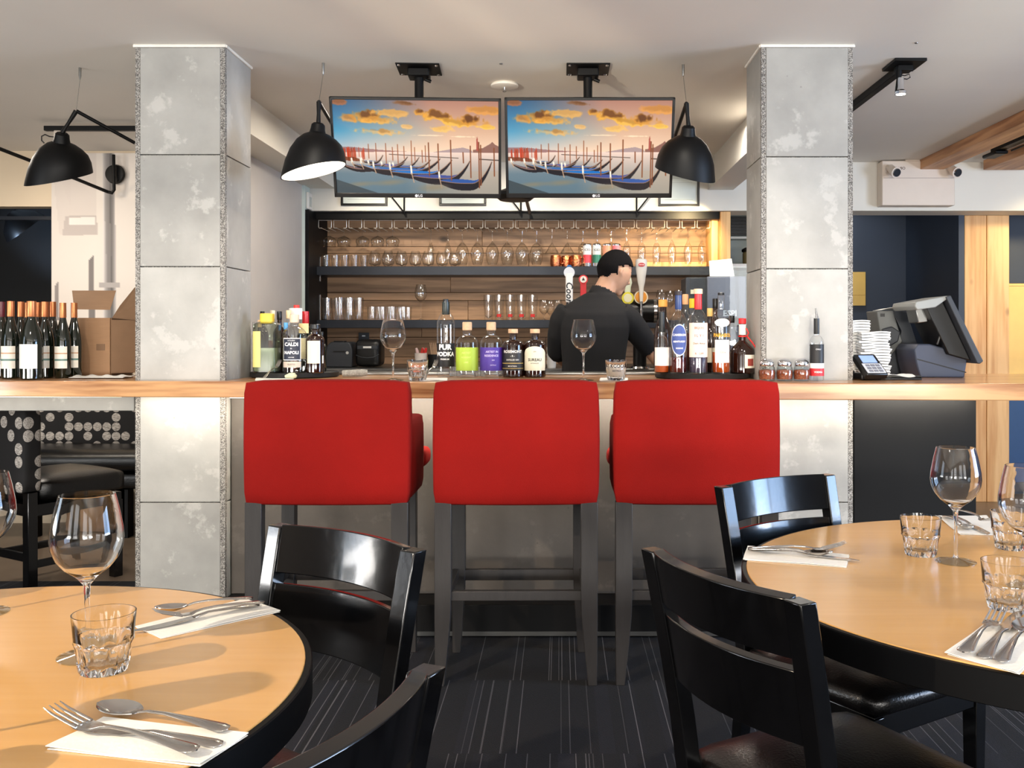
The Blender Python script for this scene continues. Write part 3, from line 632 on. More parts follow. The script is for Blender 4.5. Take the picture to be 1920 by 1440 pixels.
# ceiling tracks with spot heads
t = thing('track_light', 'black ceiling track with a lit chrome spot beside the right pillar', 'track light', (1.57, 4.42, CE))
MB().box(-.018, .018, 0, 2.45, -.035, 0).build('track', 'blackm', t, smooth=0, bevel=.002)
MB().box(-.068, .075, -.12, .06, -.014, 0).build('ceiling_plate', 'blackm', t, smooth=0, bevel=.002)
MB().box(-.035, .035, -.06, .0, -.04, -.014).build('junction_box', 'blackm', t, smooth=0, bevel=.003)
hd = MB().tube([(-.028, -.05, -.04), (-.03, -.05, -.075)], .014, 12); hd.tube([(-.03, -.045, -.06), (-.04, -.045, -.14)], .005).build('stem', 'blackm', t)
MB().lathe([(0, 0), (.014, 0), (.014, -.04), (.017, -.055), (.026, -.062), (.026, -.075), (.022, -.075), (.022, -.066), (0, -.066)], 20, c=(-.022, -.06, -.075)).build('spot_head', 'chrome', t)
MB().lathe([(0, -.0665), (.0215, -.067), (.0215, -.071), (0, -.071)], 20, c=(-.022, -.06, -.075)).build('lens', 'bulb', t)
MB().tube([(-.02, -.05, -.06), (.0, -.05, -.062), (.02, -.05, -.055), (.024, -.05, -.07), (.01, -.05, -.078), (-.015, -.05, -.075)], .0025, 6).build('cable', 'blackm', t)
t = thing('track_light', 'black track light between the two wooden ceiling beams', 'track light', (2.90, 4.4, CE))
MB().box(-.03, .03, 0, 2.0, -.03, 0).build('track', 'blackm', t, smooth=0, bevel=.002)
MB().box(-.045, .045, 1.9, 2.1, -.055, -.03).build('end_feed', 'blackm', t, smooth=0, bevel=.01)
MB().tube([(.04, 1.5, -.045), (.04, 1.85, -.045)], .006).build('rod', 'blackm', t)
t = thing('track_bar', 'black wall track bar behind the left hanging lamp', 'track', W(168, 241, 5.6))
q = W(84, 241, 5.6)-W(168, 241, 5.6)
MB().box(q.x, .30, -.015, .02, -.014, .014).build('rail', 'blackm', t, smooth=0, bevel=.003)
MB().tube([(-.20, 0, -.014), (-.20, 0, -.05), (-.235, 0, -.046), (-.26, 0, -.035), (-.28, 0, -.045), (-.28, 0, -.07), (-.265, 0, -.085)], .004, 6).build('hook', 'blackm', t)
MB().box(-.20, -.16, -.02, .02, -.06, -.014).build('adapter', paint((170, 160, 150)), t, smooth=0, bevel=.004)
for yy in (): pass
MB().tube([(.30, 0, 0), (.34, .45, .0)], .01).build('return_rail', 'blackm', t)
# sprinkler disc, emergency light
p = W(946, 158, 4.75)
t = thing('ceiling_disc', 'round white ceiling plate with a small sprinkler tip between the television mounts', 'ceiling fitting', (p.x, p.y, CE))
MB().lathe([(0, 0), (.062, 0), (.068, -.006), (.068, -.014), (.06, -.018), (0, -.018)], 36).build('plate', 'white', t)
MB().lathe([(0, -.018), (.006, -.018), (.004, -.03), (.010, -.036), (.010, -.04), (0, -.042)], 14).build('sprinkler_tip', 'chrome', t)
for px, py in ((939, 119), (1718, 80)):
    plain('ceiling_screw', MB().lathe([(0, 0), (.008, 0), (.006, -.004), (0, -.004)], 10), 'steel', 'tiny screw in the ceiling ' + ('above the sprinkler plate' if px < 1000 else 'right of the right pillar'), 'screw', T(px, py, CE), 'ceiling screws')
a = W(1647, 388, 6.9); c_ = W(1782, 305, 6.9)
t = thing('emergency_light', 'cream emergency light box with two round lamp heads on the header', 'emergency light', ((a.x+c_.x)/2, 6.93, a.z))
w_, h_ = c_.x-a.x, c_.z-a.z
MB().box(-w_/2, w_/2, -.11, 0, 0, h_).build('housing', 'cream', t, smooth=0, bevel=.006)
MB().box(-w_/2+.01, w_/2-.01, -.113, -.11, h_-.125, h_-.122).build('seam', paint((170, 155, 145)), t, smooth=0)
MB().box(-.09, .12, -.10, 0, h_, h_+.028).build('conduit_box', 'cream', t, smooth=0, bevel=.004)
for sx, dx, dz in ((-1, .012, -.02), (1, .012, -.05)):
    cx_ = sx*(w_/2-.045)
    h = MB().tube([(cx_, -.11, h_-.05), (cx_+dx*0, -.15, h_-.06)], .022, 14); h.tube([(cx_, -.14, h_-.05), (cx_+dx, -.17, h_-.085), (cx_+2*dx, -.205, h_-.10)], [.024, .032, .04], 18)
    hh = h.build('lamp_head', 'cream', t)
    MB().tube([(cx_+2*dx, -.203, h_-.10), (cx_+2.2*dx, -.212, h_-.104)], [.033, .028], 18).build('reflector', 'chrome', hh)
lettering('lettering', [('ZOMIO', .028, -.14, h_-.055)], paint((120, 100, 90)), t, at=(0, -.1115, 0))
# ================================================================== TELEVISIONS
g = Pic(420, 240)
Y, X = g.Y, g.X
def mix(a, b, t): return np.array(a)/255*(1-t[..., None])+np.array(b)/255*t[..., None]
top = mix((52, 98, 134), (176, 130, 112), np.clip(X*1.9-.1, 0, 1)); mid = mix((96, 158, 186), (216, 178, 150), np.clip(X*1.5-.05, 0, 1)); hor = mix((196, 196, 198), (240, 208, 180), np.clip(X*2, 0, 1))
t1 = np.clip(Y/.33, 0, 1)[..., None]; t2 = np.clip((Y-.33)/.21, 0, 1)[..., None]
g.a = top*(1-t1)+mid*t1; g.a = g.a*(1-t2)+hor*t2
def noise2(w, h, cell, seed):
    r = np.random.default_rng(seed); gw, gh = int(w/cell)+3, int(h/cell)+3; n_ = r.random((gh, gw))
    xs = np.arange(w)/cell; ys = np.arange(h)/cell; xi = xs.astype(int); yi = ys.astype(int); fx = (xs-xi); fyy = (ys-yi); fx = fx*fx*(3-2*fx); fyy = fyy*fyy*(3-2*fyy)
    A = n_[yi][:, xi]; B = n_[yi][:, xi+1]; C_ = n_[yi+1][:, xi]; D = n_[yi+1][:, xi+1]
    return (A*(1-fx)+B*fx)*(1-fyy[:, None])+(C_*(1-fx)+D*fx)*fyy[:, None]
nz = noise2(420, 240, 26, 1)*.5+noise2(420, 240, 11, 2)*.3+noise2(420, 240, 5, 3)*.2
def cloud(x, y, rx, ry, c, dark, rot=0.):
    ca, sa = math.cos(rot), math.sin(rot); dx, dy = X-x, Y-y
    d = np.hypot((dx*ca+dy*sa)/rx, (-dx*sa+dy*ca)/ry); mk = np.clip((1.15-d+(nz-.5)*1.9)*2.2, 0, 1); g.put(mk*.8, c)
    d2 = np.hypot((dx*ca+dy*sa)/rx, (-dx*sa+dy*ca+ry*.35)/ry); mk = np.clip((.85-d2+(nz-.5)*1.6)*2., 0, 1); g.put(mk*dark, (104, 64, 24))
for a_ in ((.09, .20, .055, .045, (226, 160, 84), .3, .2), (.20, .18, .09, .055, (214, 150, 60), .85, .35), (.27, .22, .09, .04, (240, 176, 82), .2, .1), (.38, .14, .11, .035, (232, 176, 96), .1, 0),
           (.53, .13, .06, .04, (226, 160, 60), .9, .2), (.62, .17, .10, .05, (232, 168, 66), .8, .35), (.74, .235, .14, .03, (246, 190, 80), .3, .28), (.83, .21, .08, .055, (214, 150, 60), .9, .4),
           (.92, .275, .07, .02, (250, 200, 90), .1, .1), (.25, .335, .12, .035, (238, 182, 104), .35, .12), (.64, .30, .06, .03, (246, 196, 110), .1, 0), (.45, .04, .06, .02, (140, 96, 60), .5, .2),
           (.93, .10, .12, .04, (226, 160, 80), .2, 0), (.45, .28, .04, .02, (240, 190, 120), .1, .2), (.56, .37, .08, .008, (250, 224, 190), 0, 0), (.78, .38, .07, .008, (250, 224, 190), 0, 0), (.03, .03, .06, .03, (180, 110, 70), .3, 0)):
    cloud(*a_)
wt = np.clip((Y-.545)/.4, 0, 1); wa = mix((240, 212, 196), (138, 142, 138), wt**.8)
msk = (Y > .545)*1.; g.a = g.a*(1-msk[..., None])+wa*msk[..., None]
g.put(((Y > .64) & (X < .55))*np.clip((Y-.62)*6, 0, 1)*.75*np.clip((.62-X)*5, 0, 1), (96, 122, 136))
g.put(np.clip((X-.55)*3, 0, 1)*(Y > .75)*.6, (186, 170, 152))
g.poly([(.0, .50), (.10, .50), (.28, .53), (.45, .545), (0, .56)], (150, 110, 108), .8); g.poly([(.6, .548), (.72, .51), (.78, .495), (.83, .52), (.84, .548)], (170, 150, 150), .9)
g.poly([(.84, .548), (.84, .52), (.9, .50), (.93, .47), (.945, .455), (.96, .43), (.975, .46), (1, .48), (1, .55)], (150, 112, 100)); g.poly([(.862, .53), (.862, .41), (.867, .375), (.872, .41), (.876, .53)], (176, 96, 84))
g.line((.33, .575), (.75, .61), .004, (96, 84, 76)); g.line((.88, .62), (1, .63), .006, (96, 84, 76))
for i in range(46): x = .02+.17*rng.random(); y = .5+.05*rng.random(); g.line((x, y), (x+.002, y+.10), .0035, (150+int(60*rng.random()), 74, 44), .9)
g.poly([(.0, .60), (.12, .61), (.2, .66), (.0, .64)], (120, 66, 40), .8)
def gondola(px, py, sx, sy, dp, tarp, k=1.):
    dp *= 1.3; y0 = py+dp*.55; yl = max(y0, sy+dp*.5)+dp*.12; n_ = 24
    def U(t): return y0+(yl-y0)*math.sin(min(1, t/.45)*PI/2) if t < .62 else yl+(sy-yl)*((t-.62)/.38)**1.9
    X_ = lambda t: px+.006+(sx-px-.006)*t
    T_ = [i/n_ for i in range(n_+1)]
    g.poly([(X_(t), U(t)-dp*.20*math.sin(min(1, t/.8)*PI)**.6) for t in T_ if t <= .8]+[(X_(t), U(t)+dp*.04) for t in reversed(T_) if t <= .8], tarp)
    g.poly([(X_(t), U(t)) for t in T_]+[(X_(t)+.004, U(t)+dp*.36*max(0, math.sin(PI*(.06+.94*t)))**.5) for t in reversed(T_)], (46, 42, 46))
    for t0, t1_ in zip(T_[:-1], T_[1:]): g.line((X_(t0), U(t0)), (X_(t1_), U(t1_)), .003, (168, 134, 112))
    g.line((px, py), (px+.003, py+dp*.42), .009*k, (244, 232, 216)); g.line((px+.003, py+dp*.4), (px+.016, y0+dp*.35), .005*k, (190, 160, 134))
for x, y0_, y1_ in ((.205, .47, .62), (.25, .46, .66), (.31, .46, .68), (.35, .50, .64), (.382, .47, .70), (.42, .49, .62), (.465, .43, .72), (.485, .50, .64), (.55, .48, .65), (.53, .53, .66)): g.line((x, y0_), (x+.001, y1_), .0045, (156, 98, 66))
for a_ in ((.16, .62, .29, .585, .045, (70, 110, 150)), (.20, .65, .44, .60, .05, (84, 96, 160)), (.28, .66, .51, .605, .055, (90, 92, 150)), (.02, .625, .30, .68, .07, (110, 90, 100)), (.35, .67, .58, .63, .05, (60, 110, 170)),
           (.10, .625, .42, .66, .08, (90, 120, 150)), (.155, .63, .55, .69, .09, (120, 160, 200)), (.23, .66, .64, .615, .10, (60, 112, 176)), (.33, .67, .71, .63, .13, (30, 120, 190)), (.46, .70, .82, .64, .15, (80, 92, 150)),
           (.63, .735, .955, .645, .17, (60, 96, 158))): gondola(*a_)
for x, y0_, y1_ in ((.57, .45, .80), (.628, .46, .75), (.705, .42, .85), (.825, .48, .82), (.877, .44, .93), (.888, .47, .90), (.97, .50, .80), (.78, .55, .66)): g.line((x, y0_), (x+.002, y1_), .0065, (140, 88, 58))
for a_ in ((.15, .90, .12, .035), (.33, .88, .13, .04), (.60, .93, .12, .05)): g.ell(a_[0], a_[1], a_[2], a_[3], (150, 136, 108), .8, .6, -.15)
g.poly([(0, .85), (.26, 1.0), (0, 1.0)], (70, 78, 80), .8)
g.a = np.clip((g.a-.5)*1.12+.46, 0, 1); SCR = g.a
def television(label, px, yaw, logo_x):
    pc = W(px, 278, 4.29)
    t = thing('television', label, 'television', pc); 
    rot = Matrix.Rotation(yaw, 4, 'Z') @ Matrix.Rotation(math.radians(19), 4, 'X'); t.rotation_euler = rot.to_euler()
    w_, h_ = .75, .443
    f = MB(); bz = .012
    f.box(-w_/2, w_/2, -.012, .02, h_/2-bz, h_/2).box(-w_/2, w_/2, -.012, .02, -h_/2, -h_/2+.02).box(-w_/2, -w_/2+bz, -.012, .02, -h_/2, h_/2).box(w_/2-bz, w_/2, -.012, .02, -h_/2, h_/2)
    f.build('bezel', 'plasticb', t, smooth=0, bevel=.002)
    MB().box(-w_/2+.005, w_/2-.005, -.002, .03, -h_/2+.005, h_/2-.005).build('back_cover', 'plasticb', t, smooth=0)
    picture('screen', SCR, w_-2*bz+.002, h_-bz-.018, 'screen', t, (0, -.0045, .004))
    MB().box(-.22, .22, .03, .06, -.17, .12).build('rear_housing', 'plasticb', t, smooth=0, bevel=.008)
    lettering('logo', [('LG', .016, .010, -h_/2+.010)], paint((225, 225, 230)), t, at=(logo_x, -.0125, 0))
    MB().lathe([(0, 0), (.0065, 0), (.0065, .002), (0, .002)], 16, m=Matrix.Translation((logo_x-.008, -.0122, -h_/2+.010)) @ Matrix.Rotation(PI/2, 4, 'X')).build('logo_disc', paint((225, 225, 230)), t)
    return t, rot, pc
for lb, px, yaw, mx_, lx in (('television hanging on the left, gondolas on screen, beside the lit black lamp', 782, .055, 787, .0), ('television hanging on the right, gondolas on screen, behind the unlit black lamp', 1105, 0., 1102, .03)):
    t, rot, pc = television(lb, px, yaw, lx)
    a = W(mx_, 143, 4.5)
    mt = thing('television_mount', 'black ceiling mount and pole of the %s television' % ('left' if px < 900 else 'right'), 'mount', (a.x, 4.48, CE), yaw)
    pl = MB().box(-.10, .10, -.10, .10, -.006, 0); pl.build('ceiling_plate', 'blackm', mt, smooth=0, bevel=.002)
    MB().box(-.05, .05, -.05, .05, -.045, -.006).build('socket', 'blackm', mt, smooth=0, bevel=.006)
    MB().tube([(0, 0, -.03), (0, 0, -.36)], .021, 20).build('pole', 'blackm', mt)
    MB().box(-.05, .05, -.10, .03, -.42, -.34).build('tilt_bracket', 'blackm', mt, smooth=0, bevel=.004)
    MB().tube([(.03, .0, -.05), (.055, 0, -.06)], .008, 10).build('knob', 'blackm', mt)
    for sx in (-.085, .085):
        for sy in (-.08, .08): MB().lathe([(0, -.006), (.008, -.006), (.006, -.011), (0, -.012)], 10, c=(sx, sy, 0)).build('bolt', 'chrome', mt)
# hinged round base of a folded speaker between the screens
p = W(966, 372, 4.66)
plain('cable_box', MB().lathe([(0, 0), (.075, 0), (.10, .02), (.10, .035), (.04, .06), (.02, .24), (0, .24)], 30).tube([(0, .0, .22), (0, 2.27, .22)], .012, 8), 'plasticb', 'black domed box with a slim stem between the two televisions', 'box', (p.x, p.y, p.z-.01))
# ================================================================== BACK BAR SHELVES
zp = lambda py, d: CAMZ-(py-CY)/F*d
SX0, SX1, SY, SB = -1.795, 1.16, 6.98, 7.32
sh = thing('back_bar_shelving', 'black framed back bar shelving with reclaimed plank backing and two shelves', 'shelving', ((SX0+SX1)/2, SY, 1.03)); ox = (SX0+SX1)/2
z1, z2, zt = zp(600, SY), zp(499, SY), 2.149
r_ = random.Random(3); z = 1.03; k = 0
while z < zt-.03:
    h_ = (.055, .15, .13, .15, .06, .15, .15, .05, .14, .15, .15)[k % 11]; h_ = min(h_, zt-z); x = SX0+.02; cuts = [SX0+.02, SX0+.02+r_.uniform(.7, 2.3), SX1-.02]
    for a, b_ in zip(cuts[:-1], cuts[1:]):
        MB().box(a-ox+.001, b_-ox-.001, SB-SY-r_.uniform(0, .008), SB-SY+.02, z-1.03+.0015, z-1.03+h_-.0015).build('plank', 'plank', sh, smooth=0, bevel=.002)
    z += h_; k += 1
for zz, hh in ((z1, .058), (z2, .064)):
    MB().box(SX0+.02-ox, SX1-.055-ox, .02, SB-SY-.01, zz-hh-1.03, zz-1.03).build('shelf', 'gunmetal', sh, smooth=0, bevel=.002)
MB().box(SX0-ox, SX1-ox, .0, .05, zp(411, SY)-1.03, zt-1.03).build('valance', 'metal', sh, smooth=0, bevel=.002)
MB().box(SX0-ox-.02, SX0-ox+.02, -.2, SB-SY+.02, 0, zt-1.03-.01).build('side_panel', 'metal', sh, smooth=0, bevel=.002)
MB().box(SX1-ox-.05, SX1-ox-.002, .05, SB-SY, z1-1.03, zt-1.03).build('side_panel', 'fir', sh, smooth=0, bevel=.002)
for a, b_ in ((.12, .52), (.62, .8)):
    MB().box(SX0-ox+.02, SX0-ox+.024, .12, .135, a, b_).build('shelf_standard', 'chrome', sh, smooth=0)
plain('shelf_post', MB().box(0, .075, 0, .32, 0, 1.118), 'fir', 'light fir post closing the right end of the back bar shelves', 'post', (1.162, 6.96, 1.03), smooth=0, bevel=.003)
# low board of pale wood on the upper shelf at right, lit yellow
plain('wooden_riser', MB().box(0, .52, 0, .04, 0, .045), 'fir', 'low pale wooden riser on the right end of the upper shelf', 'board', (.58, 7.2, z2+.001), smooth=0, bevel=.003)
# back counter with steel edge
t = thing('back_counter', 'back bar counter with a brushed steel front edge below the shelves', 'counter', (-.3, 6.4, 0))
MB().box(-1.49, 1.9, 0, .92, .97, 1.03).build('worktop', 'steel', t, smooth=0, bevel=.004)
MB().box(-1.49, 1.9, .03, .9, 0, .97).build('carcass', 'metal', t, smooth=0)
plain('bar_mat', MB().box(0, 1.9, 0, .12, 0, .012), 'steel', 'steel drip rail at the rear edge of the bar top', 'drip rail', (-1.3, 4.6, TOP+.0005), smooth=0, bevel=.003)
# glass rack
NS = 25; PITCH = 28.48/F*7.02; RX0 = (593.8-CX)/F*7.02; zr0, zr1 = zp(412.5, 7.02), zp(427, 7.02)
rk = thing('glass_rack', 'chrome wire glass rack under the shelving valance', 'glass rack', (RX0, 7.04, zr0))
ww = PITCH*.42; hh = zr0-zr1
u = MB().tube([(-ww+.02, 0, -hh), (-ww+.004, 0, -hh), (-ww, 0, -hh+.006), (-ww, 0, 0), (ww, 0, 0), (ww, 0, -hh+.006), (ww-.004, 0, -hh), (ww-.02, 0, -hh)], .0026, 6)
u.tube([(-ww+.02, 0, -hh), (-ww+.02, .24, -hh)], .0026, 6).tube([(ww-.02, 0, -hh), (ww-.02, .24, -hh)], .0026, 6)
u0 = u.build('wire_channel', 'wire', rk, (PITCH/2, 0, 0))
for i in range(1, NS+1):
    c = u0.copy(); COL.objects.link(c); c.location.x = PITCH*(i+.5)
# ------------------------------------------------------------------ glassware shapes (height 1 unit = metres)
def wineglass_profile(h=.257, rb=.0545, rr=.0415, rf=.044, zb=.465):
    z0 = h*zb; hb = h-z0
    out_ = [(0, .0), (rf, .0), (rf, .0015), (rf*.6, .004), (.006, .010), (.0042, .022), (.0038, z0*.75), (.0055, z0*.95), (.012, z0+.002)]
    bowl = [(.35, .07), (.62, .15), (.84, .26), (.965, .38), (1., .48), (.975, .60), (.92, .72), (.86, .84), (rr/rb, 1.)]
    return out_, [(rb*a, z0+hb*b_) for a, b_ in bowl], z0
def wineglass_parts(h=.257, **k):
    o_, bw, z0 = wineglass_profile(h, **k); th = .0011
    stem = [p for p in o_ if p[1] >= .009]
    foot = [(0, 0), (o_[1][0], 0), (o_[1][0], .0018), (o_[1][0]*.55, .0045), (.0065, .0095), (0, .0098)]
    bowl = [(.0, z0+.001)]+[(.011, z0+.002)]+bw+[(bw[-1][0]-th, h+.0004)]+[(max(r-th, .001), z+th*.6) for r, z in reversed(bw[:-1])]+[(0, z0+.006)]
    return foot, [(0, .0095)]+stem[:]+[(0, z0+.0025)], bowl
def full_wineglass(h, rb, rr, rf, zb, n=20):
    f, s_, b_ = wineglass_parts(h, rb=rb, rr=rr, rf=rf, zb=zb); return MB().lathe(f, n).lathe(s_, 8).lathe(b_, n)
def flip(mb, h): mb.v = [(x, -y, h-z) for x, y, z in mb.v]; return mb
def cupglass(r0, r1, h, th=.002, base=.008, n=20):
    return MB().lathe([(0, 0), (r0, 0), (r0+(r1-r0)*.1, h*.1), (r1, h), (r1-th, h), (r0-th, base), (0, base)], n)
def shelf_set(mb, name, mat, spots, label, cat, group):
    """one mesh, one top-level copy per spot; label uses {} for the place in its row"""
    first = None
    for i, (p, s) in enumerate(spots):
        lb = label.format(ORD[i] if i < len(ORD) else 'number %d from the left' % (i+1))
        if len(spots) > 3 and i == len(spots)-1: lb = label.format('rightmost')
        if first is None:
            o = first = mb.build(name, mat); 
        else: o = first.copy(); COL.objects.link(o)
        o.location = p; o.scale = (s, s, s); tag(o, lb, cat, group)
def sp(px, y, z, s=1.): return (Vector(((px-CX)/F*y, y, z)), s)
ZH = zp(426.5, 7.02)-.0    # the feet of the hanging glasses rest on the wires
hang = lambda mb, h: setattr(mb, 'v', [(x, -y, -z+.004) for x, y, z in mb.v]) or mb
R_ = [((px-CX)/F*7.12) for px in range(0)]
def slotx(k): return RX0+PITCH*(k+.5)
def hs(ps, y=7.12): return [(Vector(((p-CX)/F*y, y, ZH)), 1.) for p in ps]
cou = MB().lathe(wineglass_parts(.135, rb=.052, rr=.049, rf=.034, zb=.42)[0], 20).lathe(wineglass_parts(.135, rb=.052, rr=.049, rf=.034, zb=.42)[1], 8).lathe(wineglass_parts(.135, rb=.052, rr=.049, rf=.034, zb=.42)[2], 22)
shelf_set(hang(cou, 0), 'coupe_glass', 'shelfglass', hs([618, 645, 680, 708, 736]), 'coupe glass hanging upside down in the rack, {}', 'glass', 'coupe glasses hanging at the left of the rack')
fl = full_wineglass(.245, .026, .021, .032, .40)
shelf_set(hang(fl, 0), 'champagne_flute', 'shelfglass', hs([808, 840], 7.2), 'slim flute hanging in the rack, {} of two', 'glass', 'flutes left of the hanging wine glasses')
wg = full_wineglass(.262, .050, .034, .038, .36)
shelf_set(hang(wg, 0), 'wine_glass', 'shelfglass', hs([867, 895, 923, 951, 979, 1006], 7.21), 'wide wine glass hanging at mid rack, {} of six', 'glass', 'wine glasses hanging at mid rack')
mart = MB().lathe([(0, 0), (.028, 0), (.028, .0016), (.006, .006), (.0036, .02), (.0036, .10), (.058, .19), (.057, .19), (.002, .104), (0, .104)], 24)
shelf_set(hang(mart, 0), 'martini_glass', 'shelfglass', hs([1035.2, 1063.7], 7.03+.12), 'martini glass hanging above the copper mugs, {} of two', 'glass', 'martini glasses hanging above the copper mugs')
sm = full_wineglass(.21, .036, .028, .032, .44)
shelf_set(hang(sm, 0), 'wine_glass', 'shelfglass', hs([1093, 1120, 1146], 7.21), 'small stemmed glass hanging above the cans, {} of three', 'glass', 'small glasses hanging above the cans')
fl2 = full_wineglass(.262, .031, .023, .034, .36)
shelf_set(hang(fl2, 0), 'stemmed_beer_glass', 'shelfglass', hs([1175, 1203, 1231, 1260, 1290, 1316]), 'tall stemmed glass hanging at right, {} of six', 'glass', 'tall stemmed glasses hanging at right')
# standing on the upper shelf
tb = cupglass(.026, .031, .088)
shelf_set(tb, 'tumbler', 'shelfglass', [sp(px, 7.1, z2+.001) for px in (611, 629, 647, 665, 683)], 'short tumbler at the left of the upper shelf, {}', 'glass', 'short tumblers on the upper shelf')
gl = MB().lathe([(0, 0), (.022, 0), (.04, .02), (.047, .05), (.042, .085), (.03, .115), (.029, .115), (.04, .085), (.045, .05), (.038, .022), (0, .006)], 22)
shelf_set(gl, 'globe_glass', 'shelfglass', [sp(px, 7.07, z2+.001, 1.) for px in (703, 728, 753, 779, 803, 829, 853)], 'globe glass on the upper shelf, {} of seven', 'glass', 'globe glasses on the upper shelf')
mg = MB().lathe([(0, 0), (.036, 0), (.041, .02), (.041, .06), (.036, .085), (.034, .085), (.038, .06), (.034, .008), (0, .006)], 24)
for i, px in enumerate((1042, 1062, 1080)):
    q = sp(px, 7.08+.05*(i % 2), z2+.001)[0]
    t = thing('copper_mug', 'hammered copper mug on the upper shelf, %s of the three' % ('left', 'middle', 'right')[i], 'mug', q, 0, 'copper mugs'); o = MB(); o.v, o.f = list(mg.v), list(mg.f)
    o.build('cup', 'copper', t); MB().tube([(.038, 0, .07), (.06, 0, .065), (.062, 0, .03), (.038, 0, .022)], .004, 8).build('handle', 'copper', t)
for px, py, c1, c2, lb, txt in ((1101, 454, (226, 226, 228), (206, 60, 72), 'white tall can with a red lower band', 'ICED'), (1119, 454, (214, 220, 220), (40, 118, 96), 'white tall can with a green lower band', 'ICED'),
                       (1138, 453, (222, 150, 120), (240, 196, 70), 'orange and yellow can', ''), (1156, 453, (220, 120, 130), (62, 104, 170), 'pink and blue can', '')):
    q = sp(px, 7.1, z2+.001)[0]; t = thing('drink_can', lb+' on the upper shelf above the barman', 'can', q, 0)
    MB().lathe([(0, 0), (.026, 0), (.031, .006), (.031, .16), (.0315, .165), (.026, .172), (.025, .170), (0, .169)], 24).build('can_body', 'chrome', t)
    MB().lathe([(.0316, .09), (.0316, .158)], 24).build('upper_band', paint(c1, .35), t); MB().lathe([(.0316, .03), (.0316, .09)], 24).build('lower_band', paint(c2, .35), t)
    if txt: lettering('lettering', [(txt, .022, 0, .125)], paint((60, 60, 66)), t, wrap=.0322)
# standing on the lower shelf
hb = cupglass(.030, .037, .165)
shelf_set(hb, 'highball_glass', 'shelfglass', [sp(px, y, z1+.001) for px, y in ((613, 7.1), (630, 7.21), (637, 7.07), (652, 7.2), (656, 7.07), (673, 7.12))], 'highball glass at left on the lower shelf, {} of six', 'glass', 'highball glasses on the lower shelf')
st = cupglass(.030, .034, .098)
shelf_set(st, 'rocks_glass', 'shelfglass', [sp(px, y, z1+.001) for px, y in ((697, 7.07), (709, 7.17), (716, 7.07), (729, 7.17), (735, 7.07), (748, 7.17), (755, 7.07), (764, 7.17))], 'short straight glass beside the highballs, {} of eight', 'glass', 'short straight glasses on the lower shelf')
o = full_wineglass(.262, .046, .034, .036, .5).build('wine_glass', 'shelfglass', loc=sp(789, 7.1, z1+.001)[0]); tag(o, 'single upright wine glass alone on the lower shelf', 'glass')
for i, px in enumerate((916, 936, 957, 978, 999)):
    t = thing('pint_glass', 'pint glass %son the lower shelf, %s of five' % ('' if i == 0 else 'with a red badge, ', ORD[i] if i < 4 else 'rightmost'), 'glass', sp(px, 7.1, z1+.001)[0], 0, 'pint glasses on the lower shelf')
    MB().lathe([(0, 0), (.032, 0), (.03, .03), (.036, .12), (.039, .185), (.037, .185), (.034, .12), (.028, .03), (0, .012)], 22).build('glass_body', 'shelfglass', t)
    if i: 
        MB().grid(lambda u_, v_: (.0335*math.sin((u_-.5)*1.), -.0335*math.cos((u_-.5)*1.), .022+.022*v_), 6, 1).build('badge', paint((206, 40, 36)), t)
sn = full_wineglass(.15, .038, .028, .03, .25)
shelf_set(sn, 'snifter', 'shelfglass', [sp(px, y, z1+.001) for px, y in ((1020, 7.06), (1032, 7.2), (1046, 7.1))], 'snifter beside the pint glasses, {} of three', 'glass', 'snifters on the lower shelf')
shelf_set(full_wineglass(.22, .04, .03, .032, .42), 'wine_glass', 'shelfglass', [sp(px, y, z1+.001) for px, y in ((1240, 7.06), (1256, 7.2), (1272, 7.08))], 'stemmed glass on the lower shelf behind the taps, {} of three', 'glass', 'stemmed glasses behind the taps')
# picture frames on the bulkhead, brackets
for i, (x0, x1, yb, lb) in enumerate(((640, 727, 386, 'black framed certificate behind the left edge of the left television'), (824, 912, 386, 'black framed certificate low behind the right half of the left television'), (1234, 1311, 387, 'black framed certificate with a pale sheet under the right black lamp'))):
    a = W(x0, yb, BW); c_ = W(x1, yb, BW); wd = c_.x-a.x; h_ = .30; e = .016
    t = thing('picture_frame', lb, 'picture frame', ((a.x+c_.x)/2, BW, a.z))
    MB().box(-wd/2, wd/2, -.02, 0, 0, e).box(-wd/2, wd/2, -.02, 0, h_-e, h_).box(-wd/2, -wd/2+e, -.02, 0, e, h_-e).box(wd/2-e, wd/2, -.02, 0, e, h_-e).build('frame', 'plasticb', t, smooth=0, bevel=.002)
    MB().box(-wd/2+e, wd/2-e, -.008, -.002, e, h_-e).build('sheet', paint((218, 226, 220)), t, smooth=0)
    MB().box(-wd/2+e+.03, wd/2-e-.03, -.0085, -.008, .045, .047).box(-wd/2+.05, wd/2-.05, -.0085, -.008, .22, .222).box(-wd/2+.06, wd/2-.06, -.0085, -.008, .20, .202).box(-wd/2+.05, wd/2-.05, -.0085, -.008, .17, .171).build('printed_rules', paint((150, 160, 156)), t, smooth=0)['kind'] = 'stuff'
for px, sgn in ((759, -1), (977, -1), (1193, 1)):
    a = W(px, 399, 6.95)
    t = thing('shelf_bracket', 'thin black angled bracket above the shelving, %s' % {759: 'below the left television', 977: 'between the televisions', 1193: 'below the right television'}[px], 'bracket', (a.x, 6.9, a.z))
    MB().tube([(0, .02, -.01), (0, .02, .16)], .006, 8).build('upright', 'blackm', t)
    MB().tube([(0, .0, -.0), (sgn*.11, -.02, .14)], .005, 8).build('brace', 'blackm', t)
p = W(578, 372, 6.7)
